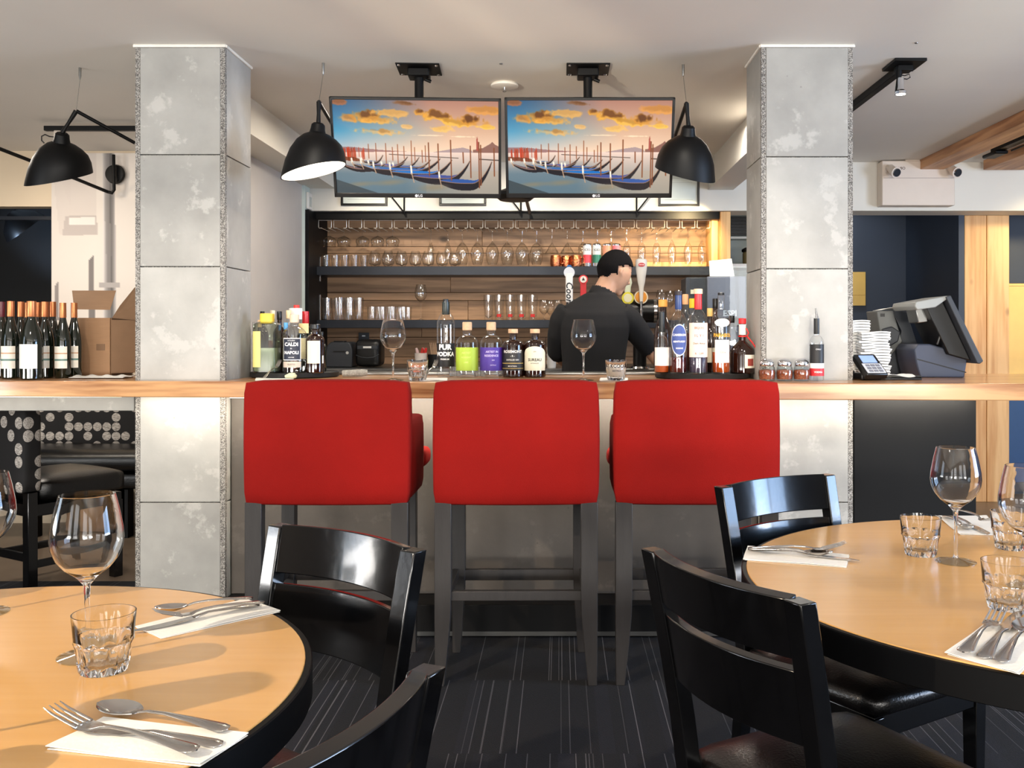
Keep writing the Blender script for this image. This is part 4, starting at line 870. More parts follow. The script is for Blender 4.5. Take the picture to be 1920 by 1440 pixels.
t = thing('wall_sensor', 'small white wall sensor with a grille beside the shelving', 'sensor', (-1.8, 6.85, p.z)); MB().box(0, .02, -.05, .05, -.06, .06).build('case', 'white', t, smooth=0, bevel=.006); MB().box(.02, .022, -.025, .025, -.04, .03).build('grille', paint((190, 196, 190)), t, smooth=0, bevel=.001)
# kitchen passage seen right of the shelving
t = thing('louvred_vent', 'black louvred vent in the passage right of the shelving', 'vent', (1.36, 7.9, zp(440, 7.9)))
hh = zp(405, 7.9)-zp(440, 7.9)
MB().box(0, .26, .03, .08, 0, hh).build('frame', 'plasticb', t, smooth=0)
for i in range(6): MB().box(.01, .25, 0, .03, .01+i*hh/6, .01+i*hh/6+.012).build('slat', 'plasticb', t, smooth=0)
plain('wall_shelf', MB().box(0, .55, -.15, 0, 0, .02), 'steel', 'thin steel ledge under the louvred vent', 'shelf', (1.27, 8.0, zp(449, 7.9)), smooth=0, bevel=.002)
t = thing('storage_jar', 'dark lidded jar half hidden behind the right pillar', 'jar', W(1404, 496, 7.4)); MB().lathe([(0, 0), (.045, 0), (.048, .02), (.048, .085), (.04, .1), (0, .1)], 20).build('jar_body', paint((110, 100, 70), .2), t); MB().lathe([(.052, .095), (.055, .10), (.055, .115), (.03, .13), (0, .13)], 20).build('lid', 'plasticb', t)
plain('jar_shelf', MB().box(-.2, 1.949-W(1404, 496, 7.4).x, -.1, .25, -.03, 0), 'white', 'white shelf carrying the dark jar in the passage', 'shelf', (W(1404, 496, 7.4).x, 7.4, W(1404, 496, 7.4).z-.0005), smooth=0, bevel=.003)
# ================================================================== RED BAR STOOLS
stool = thing('bar_stool', 'red upholstered bar stool with arms, leftmost of the three', 'bar stool', (0, 0, 0), 0, 'red bar stools')
def softbox(x0, x1, y0, y1, z0, z1, n=5, puff=.006, rad=.022):
    """padded block: bevelled box with slightly swollen faces"""
    bm = bmesh.new(); bmesh.ops.create_cube(bm, size=1.)
    bmesh.ops.subdivide_edges(bm, edges=bm.edges, cuts=n, use_grid_fill=True)
    b = MB(); sx, sy, sz = x1-x0, y1-y0, z1-z0; cx_, cy_, cz_ = (x0+x1)/2, (y0+y1)/2, (z0+z1)/2
    for v in bm.verts:
        p = [v.co.x*2, v.co.y*2, v.co.z*2]; h = [sx/2, sy/2, sz/2]; q = []
        for i in range(3): 
            t_ = p[i]; inner = h[i]-rad
            q.append(math.copysign(min(abs(t_), 1.), t_)*h[i])
        # round the edges
        ins = Vector([max(-(h[i]-rad), min(h[i]-rad, q[i])) for i in range(3)]); dlt = Vector(q)-ins
        if dlt.length > rad: q = list(ins+dlt.normalized()*rad)
        k = [(1-p[(i+1) % 3]**2)*(1-p[(i+2) % 3]**2) for i in range(3)]
        for i in range(3):
            if abs(p[i]) > .999: q[i] += math.copysign(puff*k[i], p[i])
        v.co = (q[0]+cx_, q[1]+cy_, q[2]+cz_)
    b.v = [tuple(v.co) for v in bm.verts]; bm.verts.index_update(); b.f = [tuple(v.index for v in f.verts) for f in bm.faces]; bm.free(); return b
softbox(-.295, .295, 0, .088, .652, 1.094, 9, .006, .02).build('backrest', 'red', stool, smooth=180)
for s in (-1, 1):
    softbox(min(s*.225, s*.293), max(s*.225, s*.293), .085, .43, .655, .945, 7, .005, .02).build('armrest', 'red', stool, smooth=180)
softbox(-.224, .224, .09, .62, .70, .80, 7, .012, .03).build('seat', 'red', stool, smooth=180)
softbox(-.29, .29, .435, .625, .715, .80, 7, .01, .03).build('seat_front', 'red', stool, smooth=180)
MB().box(-.28, .28, .03, .42, .655, .70).build('seat_frame', 'legw', stool, smooth=0)
def sqleg(x, y, zt_, s, w0=.029, w1=.016, dx=0., dy=0., d0=.024):
    rings = []
    for i in range(9):
        t_ = i/8; zz = zt_*(1-t_); k = 0 if t_ < .55 else (t_-.55)/.45
        w_ = w0+(w1-w0)*k**1.2; d_ = d0+(w1-d0)*k**1.2; ox_ = x+s*(w0-w_)*.9+dx*t_*t_; oy_ = y+dy*t_*t_
        rings.append([(ox_-w_, oy_-d_, zz), (ox_+w_, oy_-d_, zz), (ox_+w_, oy_+d_, zz), (ox_-w_, oy_+d_, zz)])
    return MB().loft(rings)
for s in (-1, 1):
    sqleg(s*.262, .032, .66, s, .030).build('leg', 'legw', stool, smooth=30, bevel=.002)
    sqleg(s*.240, .395, .66, s, .026).build('leg', 'legw', stool, smooth=30, bevel=.002)
    MB().box(s*.25-.012, s*.25+.012, .05, .385, .30, .335).build('stretcher', 'legw', stool, smooth=0, bevel=.002)
MB().box(-.235, .235, .02, .045, .305, .34).build('stretcher', 'legw', stool, smooth=0, bevel=.002)
fr_ = MB().box(-.22, .22, .385, .41, .285, .328).build('footrest', 'legw', stool, smooth=0, bevel=.002)
stool.location = W(610.5, 715, 3.424); stool.location.z = 0
copy_tree(stool, (W(967.5, 715, 3.424).x, 3.424, 0), .012, 'red upholstered bar stool with arms, the middle one of the three')
copy_tree(stool, (W(1308, 715, 3.43).x, 3.43, 0), -.0, 'red upholstered bar stool with arms, rightmost of the three, behind the dining chair')
# ================================================================== DINING CHAIRS
chair = thing('dining_chair', 'x', 'chair', (0, 0, 0), 0, 'black dining chairs at the round tables')
ly = lambda z: -.205-.072*max(0, (z-.45)/.42)**1.25
def post(s):
    rings = []
    for z in (0, .1, .22, .34, .45, .55, .65, .75, .83, .868):
        x = s*(.182+.012*abs(z-.45)/.45); y = ly(z) if z > .45 else -.205-.05*((.45-z)/.45)**1.8
        w_ = .019 if z > .2 else .015+.004*z/.2; d_ = .0165 if z > .3 else .014
        rings.append([(x-w_, y-d_, z), (x+w_, y-d_, z), (x+w_, y+d_, z), (x-w_, y+d_, z)])
    return MB().loft(rings)
for s in (-1, 1): post(s).build('back_post', 'black', chair, smooth=30, bevel=.0025)
def slat(z0, z1, th=.018):
    return MB().slab(lambda u_, v_: ((u_-.5)*.358, ly(z0+(z1-z0)*v_)-.034*(1-(2*u_-1)**2), z0+(z1-z0)*v_), 16, 5, th)
slat(.775, .87, .022).build('top_rail', 'black', chair, smooth=50, bevel=.002)
slat(.635, .755).build('back_slat', 'black', chair, smooth=50, bevel=.002)
softbox(-.212, .212, -.18, .225, .425, .485, 8, .012, .026).build('seat', 'leather', chair, smooth=180)
MB().box(-.195, .195, -.19, .205, .375, .428).build('seat_frame', 'black', chair, smooth=0, bevel=.003)
for s in (-1, 1):
    MB().loft([[(s*.185+a*w_, .19+b_*w_, z) for a, b_ in ((-1, -1), (1, -1), (1, 1), (-1, 1))] for z, w_ in ((0, .013), (.2, .017), (.425, .020))]).build('leg', 'black', chair, smooth=30, bevel=.002)
    MB().box(s*.185-.010, s*.185+.010, -.2, .18, .17, .20).build('stretcher', 'black', chair, smooth=0, bevel=.002)
MB().box(-.18, .18, .01, .03, .172, .198).build('stretcher', 'black', chair, smooth=0, bevel=.002)
def put_chair(ob, ends, n, label):
    (ax_, ay_), (bx, by) = ends; c_ = Vector(((ax_+bx)/2, (ay_+by)/2, 0)); n = Vector((n[0], n[1], 0)).normalized()
    loc = c_+n*.277; rz = math.atan2(n.y, n.x)-PI/2
    if ob is None: chair.location = loc; chair.rotation_euler = (0, 0, rz); chair['label'] = label; return chair
    return copy_tree(chair, loc, rz, label)
tp = lambda px, py: tuple(T(px, py, .868))[:2]
A0, A1 = tp(518, 982), tp(786, 1032); dA = Vector(A1)-Vector(A0)
put_chair(None, (A0, A1), (dA.y, -dA.x), 'glossy black dining chair between the left table and the red stools')
B0 = tp(808, 1250); dB = (Vector(tp(505, 1430))-Vector(B0)).normalized(); B1 = tuple(Vector(B0)+dB*.405)
put_chair(1, (B0, B1), (dB.y, -dB.x), 'black dining chair cut off at the bottom edge by the left table')
C0, C1 = tp(1232, 1032), tp(1488, 1122); dC = Vector(C1)-Vector(C0)
put_chair(1, (C0, C1), (-dC.y, dC.x), 'black dining chair seen from behind in front of the right table')
D0, D1 = tp(1352, 912), tp(1552, 889); dD = Vector(D1)-Vector(D0)
put_chair(1, (D0, D1), (dD.y, -dD.x), 'black dining chair with a bright blue gloss behind the right table')
# ================================================================== ROUND TABLES
TZ = .752
def table(cx_, cy_, r, label):
    t = thing('round_table', label, 'table', (cx_, cy_, 0), 0, 'round dining tables')
    MB().lathe([(0, TZ-.02), (r, TZ-.02), (r, TZ-.001), (r-.001, TZ), (0, TZ)], 128).build('tabletop', 'table', t)
    MB().lathe([(r+.0005, TZ-.002), (r+.009, TZ-.0022), (r+.011, TZ-.0042), (r+.011, TZ-.0545), (r+.0095, TZ-.056), (r-.05, TZ-.056), (r-.05, TZ-.03), (r+.0005, TZ-.03), (r+.0005, TZ-.002)], 128).build('edge_band', P('black_table_edge', (4, 4, 5), .5, var=.1, spec=.12), t, smooth=25)
    MB().lathe([(0, TZ-.05), (r-.06, TZ-.05), (r-.06, TZ-.021), (0, TZ-.021)], 48).build('underside', 'plasticb', t)
    MB().lathe([(0, .04), (.04, .04), (.038, .68), (.12, .69), (.12, .702), (0, .702)], 28).build('pedestal', 'blackm', t)
    MB().lathe([(0, 0), (.21, 0), (.21, .012), (.06, .035), (.04, .05), (0, .05)], 48).build('base', 'blackm', t)
    return t
TL = table(-.955, 1.382, .569, 'round table with a pale maple top at lower left'); TR = table(1.052, 1.998, .652, 'round table with a pale maple top at lower right')
# table glasses
f_, s_, b_ = wineglass_parts()
def wine(px, py, label, z=TZ, grp=None, proto=[None]):
    p = T(px, py, z); p.z = z+.0005
    if proto[0] is None:
        t = thing('wine_glass', label, 'wine glass', p, 0, grp)
        MB().lathe(f_, 48).build('foot', 'glass', t); MB().lathe(s_, 16).build('stem', 'realglass', t); MB().lathe(b_, 56).build('bowl', 'realglass', t)
        proto[0] = t; return t
    return copy_tree(proto[0], p, 0, label, grp)
G = 'large wine glasses set on tables and bar'
wine(163, 1231, 'large empty wine glass behind the tumbler on the left table', grp=G)
wine(-32, 1150, 'large wine glass cut off by the left edge of the photo', grp=G)
wine(1792, 1054, 'large empty wine glass between the tumblers on the right table', grp=G)
wine(1928, 1124, 'large wine glass cut off by the right edge of the photo', grp=G)
wine(737, 713.5, 'large wine glass on the bar between the left and middle stools', TOP, G)
wine(1094, 713.5, 'large wine glass on the bar in front of the barman', TOP, G)
def flute(a, z):      # ten flat facets round the lower half
    k = 1-.10*abs(math.sin(5*a))**1.5 if .003 < z < .046 else 1.
    return k
tum_o = [(0, 0), (.0335, 0), (.036, .004), (.0385, .018), (.041, .040), (.0432, .046), (.0425, .050), (.0458, .088)]
tum = MB().lathe(tum_o+[(.0440, .088), (.0408, .052), (.0375, .042), (.0335, .017), (.028, .012), (0, .0115)], 60, fn=flute)
TM = real_glass('tumbler_glass', ior=1.45)
def tumbler(px, py, label, z=TZ, grp='faceted tumblers', proto=[None]):
    p = T(px, py, z); p.z = z+.0005
    if proto[0] is None: o = proto[0] = tum.build('tumbler', TM)
    else: o = proto[0].copy(); COL.objects.link(o)
    o.location = p; return tag(o, label, 'tumbler', grp)
tumbler(195, 1257, 'faceted glass tumbler on the left table')
tumbler(-202, 1474, 'faceted tumbler just outside the lower left corner of the photo')
tumbler(-100, 1131, 'faceted tumbler just outside the left edge at the far rim')
wine(-160, 1401, 'large wine glass just outside the left edge casting its shadow on the table', grp=G)
tumbler(1726, 1040, 'faceted tumbler left of the wine glass on the right table')
tumbler(1895, 1028, 'faceted tumbler behind the cut-off wine glass on the right table')
tumbler(1888, 1140, 'faceted tumbler nearest the cutlery on the right table')
for px, lb in ((783, 'printed tumbler on the bar beside the wine glass between left and middle stools'), (1155, 'printed tumbler on the bar in front of the barman')):
    p = T(px, 713.5, TOP); t = thing('printed_tumbler', lb, 'tumbler', p, 0, 'printed tumblers on the bar')
    MB().lathe(tum_o+[(.0432, .088), (.0400, .056), (.0375, .045), (.034, .017), (0, .0115)], 40, fn=flute).build('glass_body', TM, t)
    MB().lathe([(0, .014), (.033, .018), (.0365, .045), (.040, .060), (0, .060)], 30).build('cream_filling', paint((232, 220, 200)), t) if px > 1000 else None
    lettering('lettering', [('1 KGOOL', .020, 0, .062), ('BISTRO', .011, 0, .042)] if px > 1000 else [('GOOD', .014, 0, .062, .02), ('MENU', .011, .003, .04)], paint((46, 48, 60)) if px > 1000 else paint((206, 110, 80)), t, wrap=.0456)
# cutlery and napkins
def ribbon(secs):        # (x, y, z, half width, half thickness): flattened bar along x
    return MB().loft([[(x, y+w_*math.cos(a), z+h_*math.sin(a)) for a in [2*PI*j/12 for j in range(12)]] for x, y, z, w_, h_ in secs])
hand = [(0, 0, .003, .002, .001), (.004, 0, .003, .0095, .0018), (.012, 0, .0035, .0115, .002), (.05, 0, .007, .007, .002), (.09, 0, .009, .0038, .002), (.115, 0, .008, .0032, .002)]
fk = ribbon(hand+[(.128, 0, .006, .006, .0014), (.138, 0, .003, .0115, .001), (.15, 0, .003, .0125, .001), (.158, 0, .0042, .0125, .001)])
for k in range(4):
    yk = (-.0105, -.0035, .0035, .0105)[k]; fk.tube([(.155, yk, .004), (.17, yk, .008), (.19, yk, .014), (.203, yk, .020)], [.0018, .0018, .0015, .0006], 6)
sp_ = ribbon(hand+[(.13, 0, .005, .004, .0016)])
def bowlf(u_, v_):
    a = (u_-.5)*2; x = .128+.062*v_; wv = .0205*max(0, math.sin(PI*min(1, v_*.93+.05)))**.62
    return (x, a*wv, .006+.004*v_-.009*math.sin(PI*v_)*(1-a*a)+.0)
sp_.slab(bowlf, 10, 12, .0012)
kn = ribbon(hand[:5]+[(.108, 0, .006, .0045, .0026), (.115, 0, .005, .006, .002)])
kn.loft([[(x, -.007+0*w_, z-.0009), (x, -.007+w_, z-.0002), (x, -.007+w_, z+.0002), (x, -.007, z+.0009)] for x, w_, z in ((.113, .012, .005), (.13, .017, .004), (.17, .0175, .003), (.195, .015, .003), (.21, .006, .003))])
CUT = {}
def cutlery(kind, a, b_, label, z=TZ, lift=.0025, grp='place-setting cutlery'):
    """kind laid from pixel a (handle end) to pixel b (tip)"""
    src = dict(fork=fk, spoon=sp_, knife=kn)[kind]; ln = dict(fork=.203, spoon=.19, knife=.21)[kind]
    p, q = T(*a, z), T(*b_, z); d = q-p
    if kind not in CUT: o = CUT[kind] = src.build('table_'+kind, 'cutlery', smooth=60)
    else: o = CUT[kind].copy(); COL.objects.link(o)
    k = d.length/ln; o.location = (p.x, p.y, z+lift); o.rotation_euler = (0, 0, math.atan2(d.y, d.x)); o.scale = (k, max(.9, min(1.15, k)), 1.)
    return tag(o, label, kind, grp)
def napkin(corners, label, z=TZ):
    ps = [T(*c_, z) for c_ in corners]; cen = sum(ps, Vector())/4; r = random.Random(corners[0][0])
    ph = r.random()*6
    def fn(u_, v_):
        p = ps[0]*(1-u_)*(1-v_)+ps[1]*u_*(1-v_)+ps[2]*u_*v_+ps[3]*(1-u_)*v_-cen
        e = max(abs(u_-.5), abs(v_-.5))*2
        return (p.x, p.y, .0012+.0010*(1+math.sin(u_*7+ph)*math.cos(v_*5))*e**3)
    m_ = MB().slab(fn, 14, 10, .001); t = thing('napkin', label, 'napkin', (cen.x, cen.y, z+.0004), 0, 'white paper napkins under the cutlery')
    m_.build('top_ply', 'paper', t, smooth=60)
    m2 = MB().slab(lambda u_, v_: (lambda p: (p[0]*.985+.002, p[1]*.985-.003, .0004))(fn(u_, v_)), 4, 4, .0006); m2.build('under_ply', 'paper', t, smooth=60)
napkin(((85, 1404), (375, 1437), (466, 1378), (194, 1348)), 'white napkin at the front of the left table, under fork, knife and spoon')
cutlery('spoon', (428, 1377), (186, 1335), 'steel spoon at the front of the left table', lift=.004)
cutlery('knife', (416, 1402), (128, 1366), 'steel knife between fork and spoon at the front of the left table', lift=.001)
cutlery('fork', (369, 1425), (97, 1362), 'steel fork nearest the camera on the left table', lift=.009)
napkin(((253, 1177), (300, 1198), (526, 1147), (460, 1125)), 'white napkin at the far right rim of the left table')
cutlery('knife', (486, 1138), (250, 1190), 'steel knife on the far napkin of the left table')
cutlery('spoon', (474, 1132), (290, 1158), 'steel spoon on the far napkin of the left table', lift=.009)
cutlery('fork', (496, 1143), (288, 1178), 'steel fork on the far napkin of the left table', lift=.012)
napkin(((1402, 1025), (1393, 1050), (1586, 1065), (1592, 1042)), 'white napkin at the left rim of the right table')
cutlery('knife', (1402, 1034), (1612, 1055), 'steel knife at the left rim of the right table')
cutlery('fork', (1405, 1043), (1586, 1045), 'steel fork at the left rim of the right table', lift=.016)
cutlery('spoon', (1402, 1037), (1562, 1050), 'steel spoon at the left rim of the right table', lift=.0095)
napkin(((1771, 1227), (1908, 1265), (1975, 1196), (1848, 1171)), 'white napkin at the lower right edge of the photo')
cutlery('fork', (1806, 1237), (1876, 1163), 'steel fork lying leftmost on the lower right napkin', lift=.009)
cutlery('knife', (1842, 1240), (1915, 1150), 'steel knife between fork and spoon on the lower right napkin')
cutlery('spoon', (1873, 1249), (1935, 1172), 'steel spoon at the right edge on the lower right napkin', lift=.004)
napkin(((1758, 969), (1798, 1003), (1880, 1004), (1850, 968)), 'white napkin at the far rim of the right table')
cutlery('knife', (1780, 970), (1856, 1006), 'steel knife on the far napkin of the right table')
cutlery('spoon', (1772, 972), (1820, 999), 'steel spoon on the far napkin of the right table', lift=.005)
cutlery('fork', (1802, 969), (1862, 997), 'steel fork on the far napkin of the right table', lift=.016)
for l in bpy.data.objects:
    if l.type == 'LIGHT' and l.location.x < -2.3 and l.data.type == 'SPOT' and l.location.y < 0: l.data.cycles.is_caustics_light = True
for o in bpy.data.objects:
    if o.name.startswith(('bowl', 'stem', 'tumbler')) and o.name != 'tumbler_glass': o.cycles.is_caustics_caster = True
    if o.name == 'tabletop': o.cycles.is_caustics_receiver = True
# ================================================================== SWING-ARM LAMPS
def lamp(name, label, apex, axis, elbow, hook, far, lit=False, skew=0., size=1.):
    ap, el, hk, fa = Vector(apex), Vector(elbow), Vector(hook), Vector(far)
    t = thing(name, label, 'lamp', el, 0, 'black swing-arm lamps')
    ax_ = Vector(axis).normalized(); R = Vector((0, 0, -1)).rotation_difference(ax_).to_matrix().to_4x4()
    m = Matrix.Translation(ap-el) @ R
    o_ = [(.0, 0), (.022, 0), (.030, -.008), (.033, -.03), (.037, -.045), (.062, -.056), (.090, -.078), (.115, -.112), (.131, -.155), (.140, -.205), (.142, -.222)]
    def sk(b): b.v = [(x, y, z*(1+skew*x/.142*min(1, -z/.1))) for x, y, z in b.v]; b.v = [tuple(m @ Matrix.Scale(size, 4) @ Vector(v)) for v in b.v]; return b
    def _(b): b.v = [tuple(m @ Vector(v)) for v in b.v]; return b
    sk(MB().lathe(o_+[(.1395, -.222), (.1365, -.204), (.1285, -.155), (.1125, -.112), (.088, -.080), (.060, -.059), (.0, -.056)], 56)).build('lamp_shade', 'blackm', t)
    sk(MB().lathe([(.1375, -.2212), (.1340, -.205), (.1262, -.158), (.1100, -.116), (.0855, -.085), (.0575, -.064), (0, -.061)], 56)).build('shade_lining', 'lampin', t)
    MB().lathe([(0, -.064), (.02, -.066), (.03, -.10), (.036, -.13), (.03, -.155), (0, -.168)], 24, m=m).build('bulb', 'bulb' if lit else 'lampin', t)
    MB().tube([(0, 0, 0), (ap-el)*.55, ap-el], [.011, .008, .010], 12).build('arm_joint', 'blackm', t)
    MB().tube([(0, 0, 0), fa-el], .0085, 12).build('swing_arm', 'blackm', t)
    MB().tube([(0, 0, .0), hk-el-Vector((0, 0, .05))], .0012, 5).build('suspension_wire', 'steel', t)
    MB().tube([hk-el-Vector((0, 0, .055)), hk-el-Vector((0, 0, .035)), hk-el], [.003, .006, .006], 10).build('ceiling_hook', 'steel', t)
    if lit:
        b = ap+ax_*.15; l = light('lamp_bulb_light', 'POINT', b, 9, (1, .9, .74), .03); l.parent = t; l.location = b-el
D_ = 4.45
lamp('pendant_lamp', 'large black dome lamp at upper left, unlit, in front of the mural', W(117, 249, D_), (-.27, .36, -1), W(143, 208, D_), T(150, 127, CE), W(253, 268, 4.6), skew=-.27)
lamp('pendant_lamp', 'lit black dome lamp left of the televisions', W(597, 231, 4.10), (-.10, .0, -1), W(598, 191, 4.10), T(606, 118, CE), W(640, 262, 4.95), True, skew=-.24, size=.93)
lamp('pendant_lamp', 'unlit black dome lamp right of the televisions, in front of the right screen edge', W(1291, 236, 4.10), (-.03, .36, -1), W(1287, 194, 4.10), T(1281, 121, CE), W(1254, 290, 4.95), skew=.13, size=.93)
q = W(217, 327, LY-.03)
t = thing('wall_lamp_arm', 'round black wall plate with a long bent arm on the mural', 'lamp', q, 0)
MB().lathe([(0, 0), (.064, 0), (.066, .006), (.060, .025), (0, .03)], 40, m=Matrix.Rotation(PI/2, 4, 'X')).build('wall_plate', 'blackm', t)
A_ = lambda px, py, d=LY-.09: W(px, py, d)-q
MB().tube([A_(213, 290), A_(213.5, 330), A_(214, 356), A_(210, 362), A_(200, 359), A_(100, 318, 6.0), A_(-8, 276, 5.6)], .011, 10).build('arm', 'blackm', t)
# dark room through the left doorway: a chrome dome lamp
p = W(28, 408, 7.4)
t = thing('pendant_lamp', 'dark dome lamp with a mirrored inside beyond the black doorway', 'lamp', p)
m = Matrix.Rotation(math.radians(-35), 4, 'Y') @ Matrix.Rotation(math.radians(25), 4, 'X')
MB().lathe([(0, .05), (.02, .05), (.06, .03), (.14, -.04), (.17, -.11), (.167, -.11), (.137, -.04), (.055, .025), (0, .03)], 40, m=m).build('lamp_shade', 'plasticb', t); MB().lathe([(.165, -.105), (.13, -.035), (.05, .02), (0, .025)], 40, m=m).build('reflector', 'chrome', t)
MB().tube([(0, 0, .04), (0, 0, CE-p.z)], .004, 6).build('cord', 'blackm', t)
# ================================================================== BOTTLES
def prof(h, r, rn, zs, zn, hb, base=.004):
    """h total, body radius r up to zs, neck radius rn from zn; hb: roundness of the shoulder"""
    p = [(0, 0), (r*.9, 0), (r, .005), (r, zs*h)]
    for i in range(1, 7):
        t = i/7; a = t*PI/2
        x = r+(rn-r)*((1-math.cos(a))*hb+(t*t*(3-2*t))*(1-hb)); z = zs*h+(zn-zs)*h*(math.sin(a)*hb+t*(1-hb)); p.append((x, z))
    return p+[(rn, zn*h), (rn, h*.985), (rn*.9, h), (0, h)]
def squarish(k=4.):
    def f(a, z): return (abs(math.cos(a))**k+abs(math.sin(a))**k)**(-1/k)
    return f
def bottle(name, label, px, d, z, top, w, body='bottleglass', zs=.6, zn=.72, rn=.3, hb=.6, liquid=None, cap=None, caph=.08, capr=1.15, foil=None,
           labels=(), text=(), fn=None, rot=0., group=None, cat='bottle', oval=None, tcol=(240, 240, 240)):
    X = (px-CX)/F*d; by = CY+(CAMZ-z)*F/d; h = (by-top)/F*d; r = w/2/F*d
    t = thing(name, label, cat, (X, d, z+.0005), rot, group)
    hc = h*caph if cap else 0; hg = h-hc*.85; rnn = r*rn
    p = prof(hg, r, rnn, zs*h/hg, zn*h/hg, hb)
    MB().lathe(p, 36, fn=fn).build('bottle_body', body, t)
    if liquid:
        lv, lm = liquid; k = .93; q = [(0, .008), (r*.86, .008), (r*k, .014)]
        q += [(x*k, z_) for x, z_ in p[3:-3] if z_ < lv*h]; q += [(q[-1][0], lv*h), (0, lv*h)]
        MB().lathe(q, 32, fn=fn).build('spirit', lm, t)
    if cap:
        rc = rnn*capr; c0 = h-hc
        MB().lathe([(0, c0), (rc*.92, c0), (rc, c0+hc*.06), (rc, h-hc*.08), (rc*.9, h), (0, h)], 28, fn=squarish() if (fn and capr > 1.4) else None).build('cap', cap, t)
    if foil:
        f0, f1, fm = foil; MB().lathe([(rnn*1.06, f0*h), (rnn*1.1, f0*h+.002), (rnn*1.08, f1*h), (0, f1*h+.0005)], 26).build('foil', fm, t)
    for l in labels:
        z0, z1, ang, c = l[:4]; rr = r*(1.006+.005*labels.index(l))
        off = l[4] if len(l) > 4 else 0
        if fn: 
            ff = fn
            g_ = MB().grid(lambda u, v: ((lambda a: (rr*ff(a, 0)*math.cos(a), rr*ff(a, 0)*math.sin(a), h*(z0+(z1-z0)*v)))(-PI/2+off+ang*(2*u-1))), 18, 1)
        else: g_ = MB().grid(lambda u, v: (rr*math.sin(off+ang*(2*u-1)), -rr*math.cos(off+ang*(2*u-1)), h*(z0+(z1-z0)*v)), 18, 1)
        g_.build('paper_label', paint(c) if isinstance(c, tuple) else c, t)
    if oval:
        z0, z1, ang, c, c2 = oval
        for k_, cc, rr in ((1., c2, r*1.010), (.93, c, r*1.016)):
            g_ = MB().grid(lambda u, v: (rr*math.sin(ang*k_*v*math.cos(2*PI*u)), -rr*math.cos(ang*k_*v*math.cos(2*PI*u)), h*((z0+z1)/2+(z1-z0)/2*k_*v*math.sin(2*PI*u))), 40, 6); g_.build('oval_label', paint(cc), t)
    if text:
        if isinstance(text[0][0], str): text = [(tcol, text)]
        for c, lines in text:
            lettering('lettering', [(a, s*r, (x if x else 0)*r, zz*h, bo) for a, s, zz, bo, x in [l if len(l) == 5 else (l+(.02, 0))[:5] if len(l) == 3 else l+(0,) for l in lines]], paint(c), t, wrap=r*1.03)
    return t
PZ = TOP+.022
def tray(px, d, r, label):
    t = thing('round_tray', label, 'tray', ((px-CX)/F*d, d, TOP+.0005), 0, 'round black trays on the bar')
    MB().lathe([(0, 0), (r*.96, 0), (r, .004), (r, .022), (r*.985, .024), (r*.965, .02), (0, .020)], 64).build('tray_body', 'rubber', t)
tray(553, 4.42, .198, 'round black tray of bottles by the left pillar'); tray(1317, 4.32, .212, 'round black tray of bottles by the right pillar')
# left tray, front to back
bottle('spirit_bottle', 'frosted pale yellow gin bottle with a yellow cap on the left tray', 501, 4.32, PZ, 588, 46, 'frostglass', .80, .87, .30, .75, cap=paint((238, 206, 72)), caph=.17, capr=1.75, fn=squarish(5), liquid=(.42, paint((150, 160, 140), .2)),
       labels=[(.10, .70, .32, (214, 206, 128), -.55), (.10, .72, .10, (150, 178, 214), -.98)], oval=None, rot=.0)
bottle('spirit_bottle', 'clear bottle lettered CALDI NAPOLI with a stopper on the left tray', 552, 4.30, PZ, 590, 44, 'bottleglass', .66, .80, .34, .7, cap=paint((224, 200, 176)), caph=.14, capr=1.15,
       labels=[(.22, .60, .82, (238, 236, 232)), (.235, .585, .76, (34, 40, 58)), (.10, .20, .82, (206, 190, 176))],
       text=[((240, 240, 242), [('CALDI', .42, .49, .04, 0), ('DI', .15, .42, .02, 0), ('NAPOLI', .36, .35, .04, 0), ('DISTILLERIA', .12, .555, .01, 0), ('LIQUORE', .12, .27, .01, 0)]), ((90, 84, 78), [('GUSTO', .20, .15, .01, 0)])])
bottle('wine_bottle', 'dark green bottle with a red capsule on the left tray', 573, 4.40, PZ, 584, 32, 'wineg', .58, .76, .36, .5, foil=(.80, 1., paint((176, 28, 34), .3)), labels=[(.22, .56, .8, (240, 226, 178)), (.64, .80, .6, (226, 206, 150))])
bottle('wine_bottle', 'black bottle with a cream label and dark knob at the right of the left tray', 591, 4.30, PZ, 608, 34, 'amberg', .68, .80, .36, .6, cap='plasticb', caph=.10, capr=1.5, labels=[(.20, .66, .75, (236, 224, 198)), (.20, .36, .12, (240, 240, 236), 1.2)])
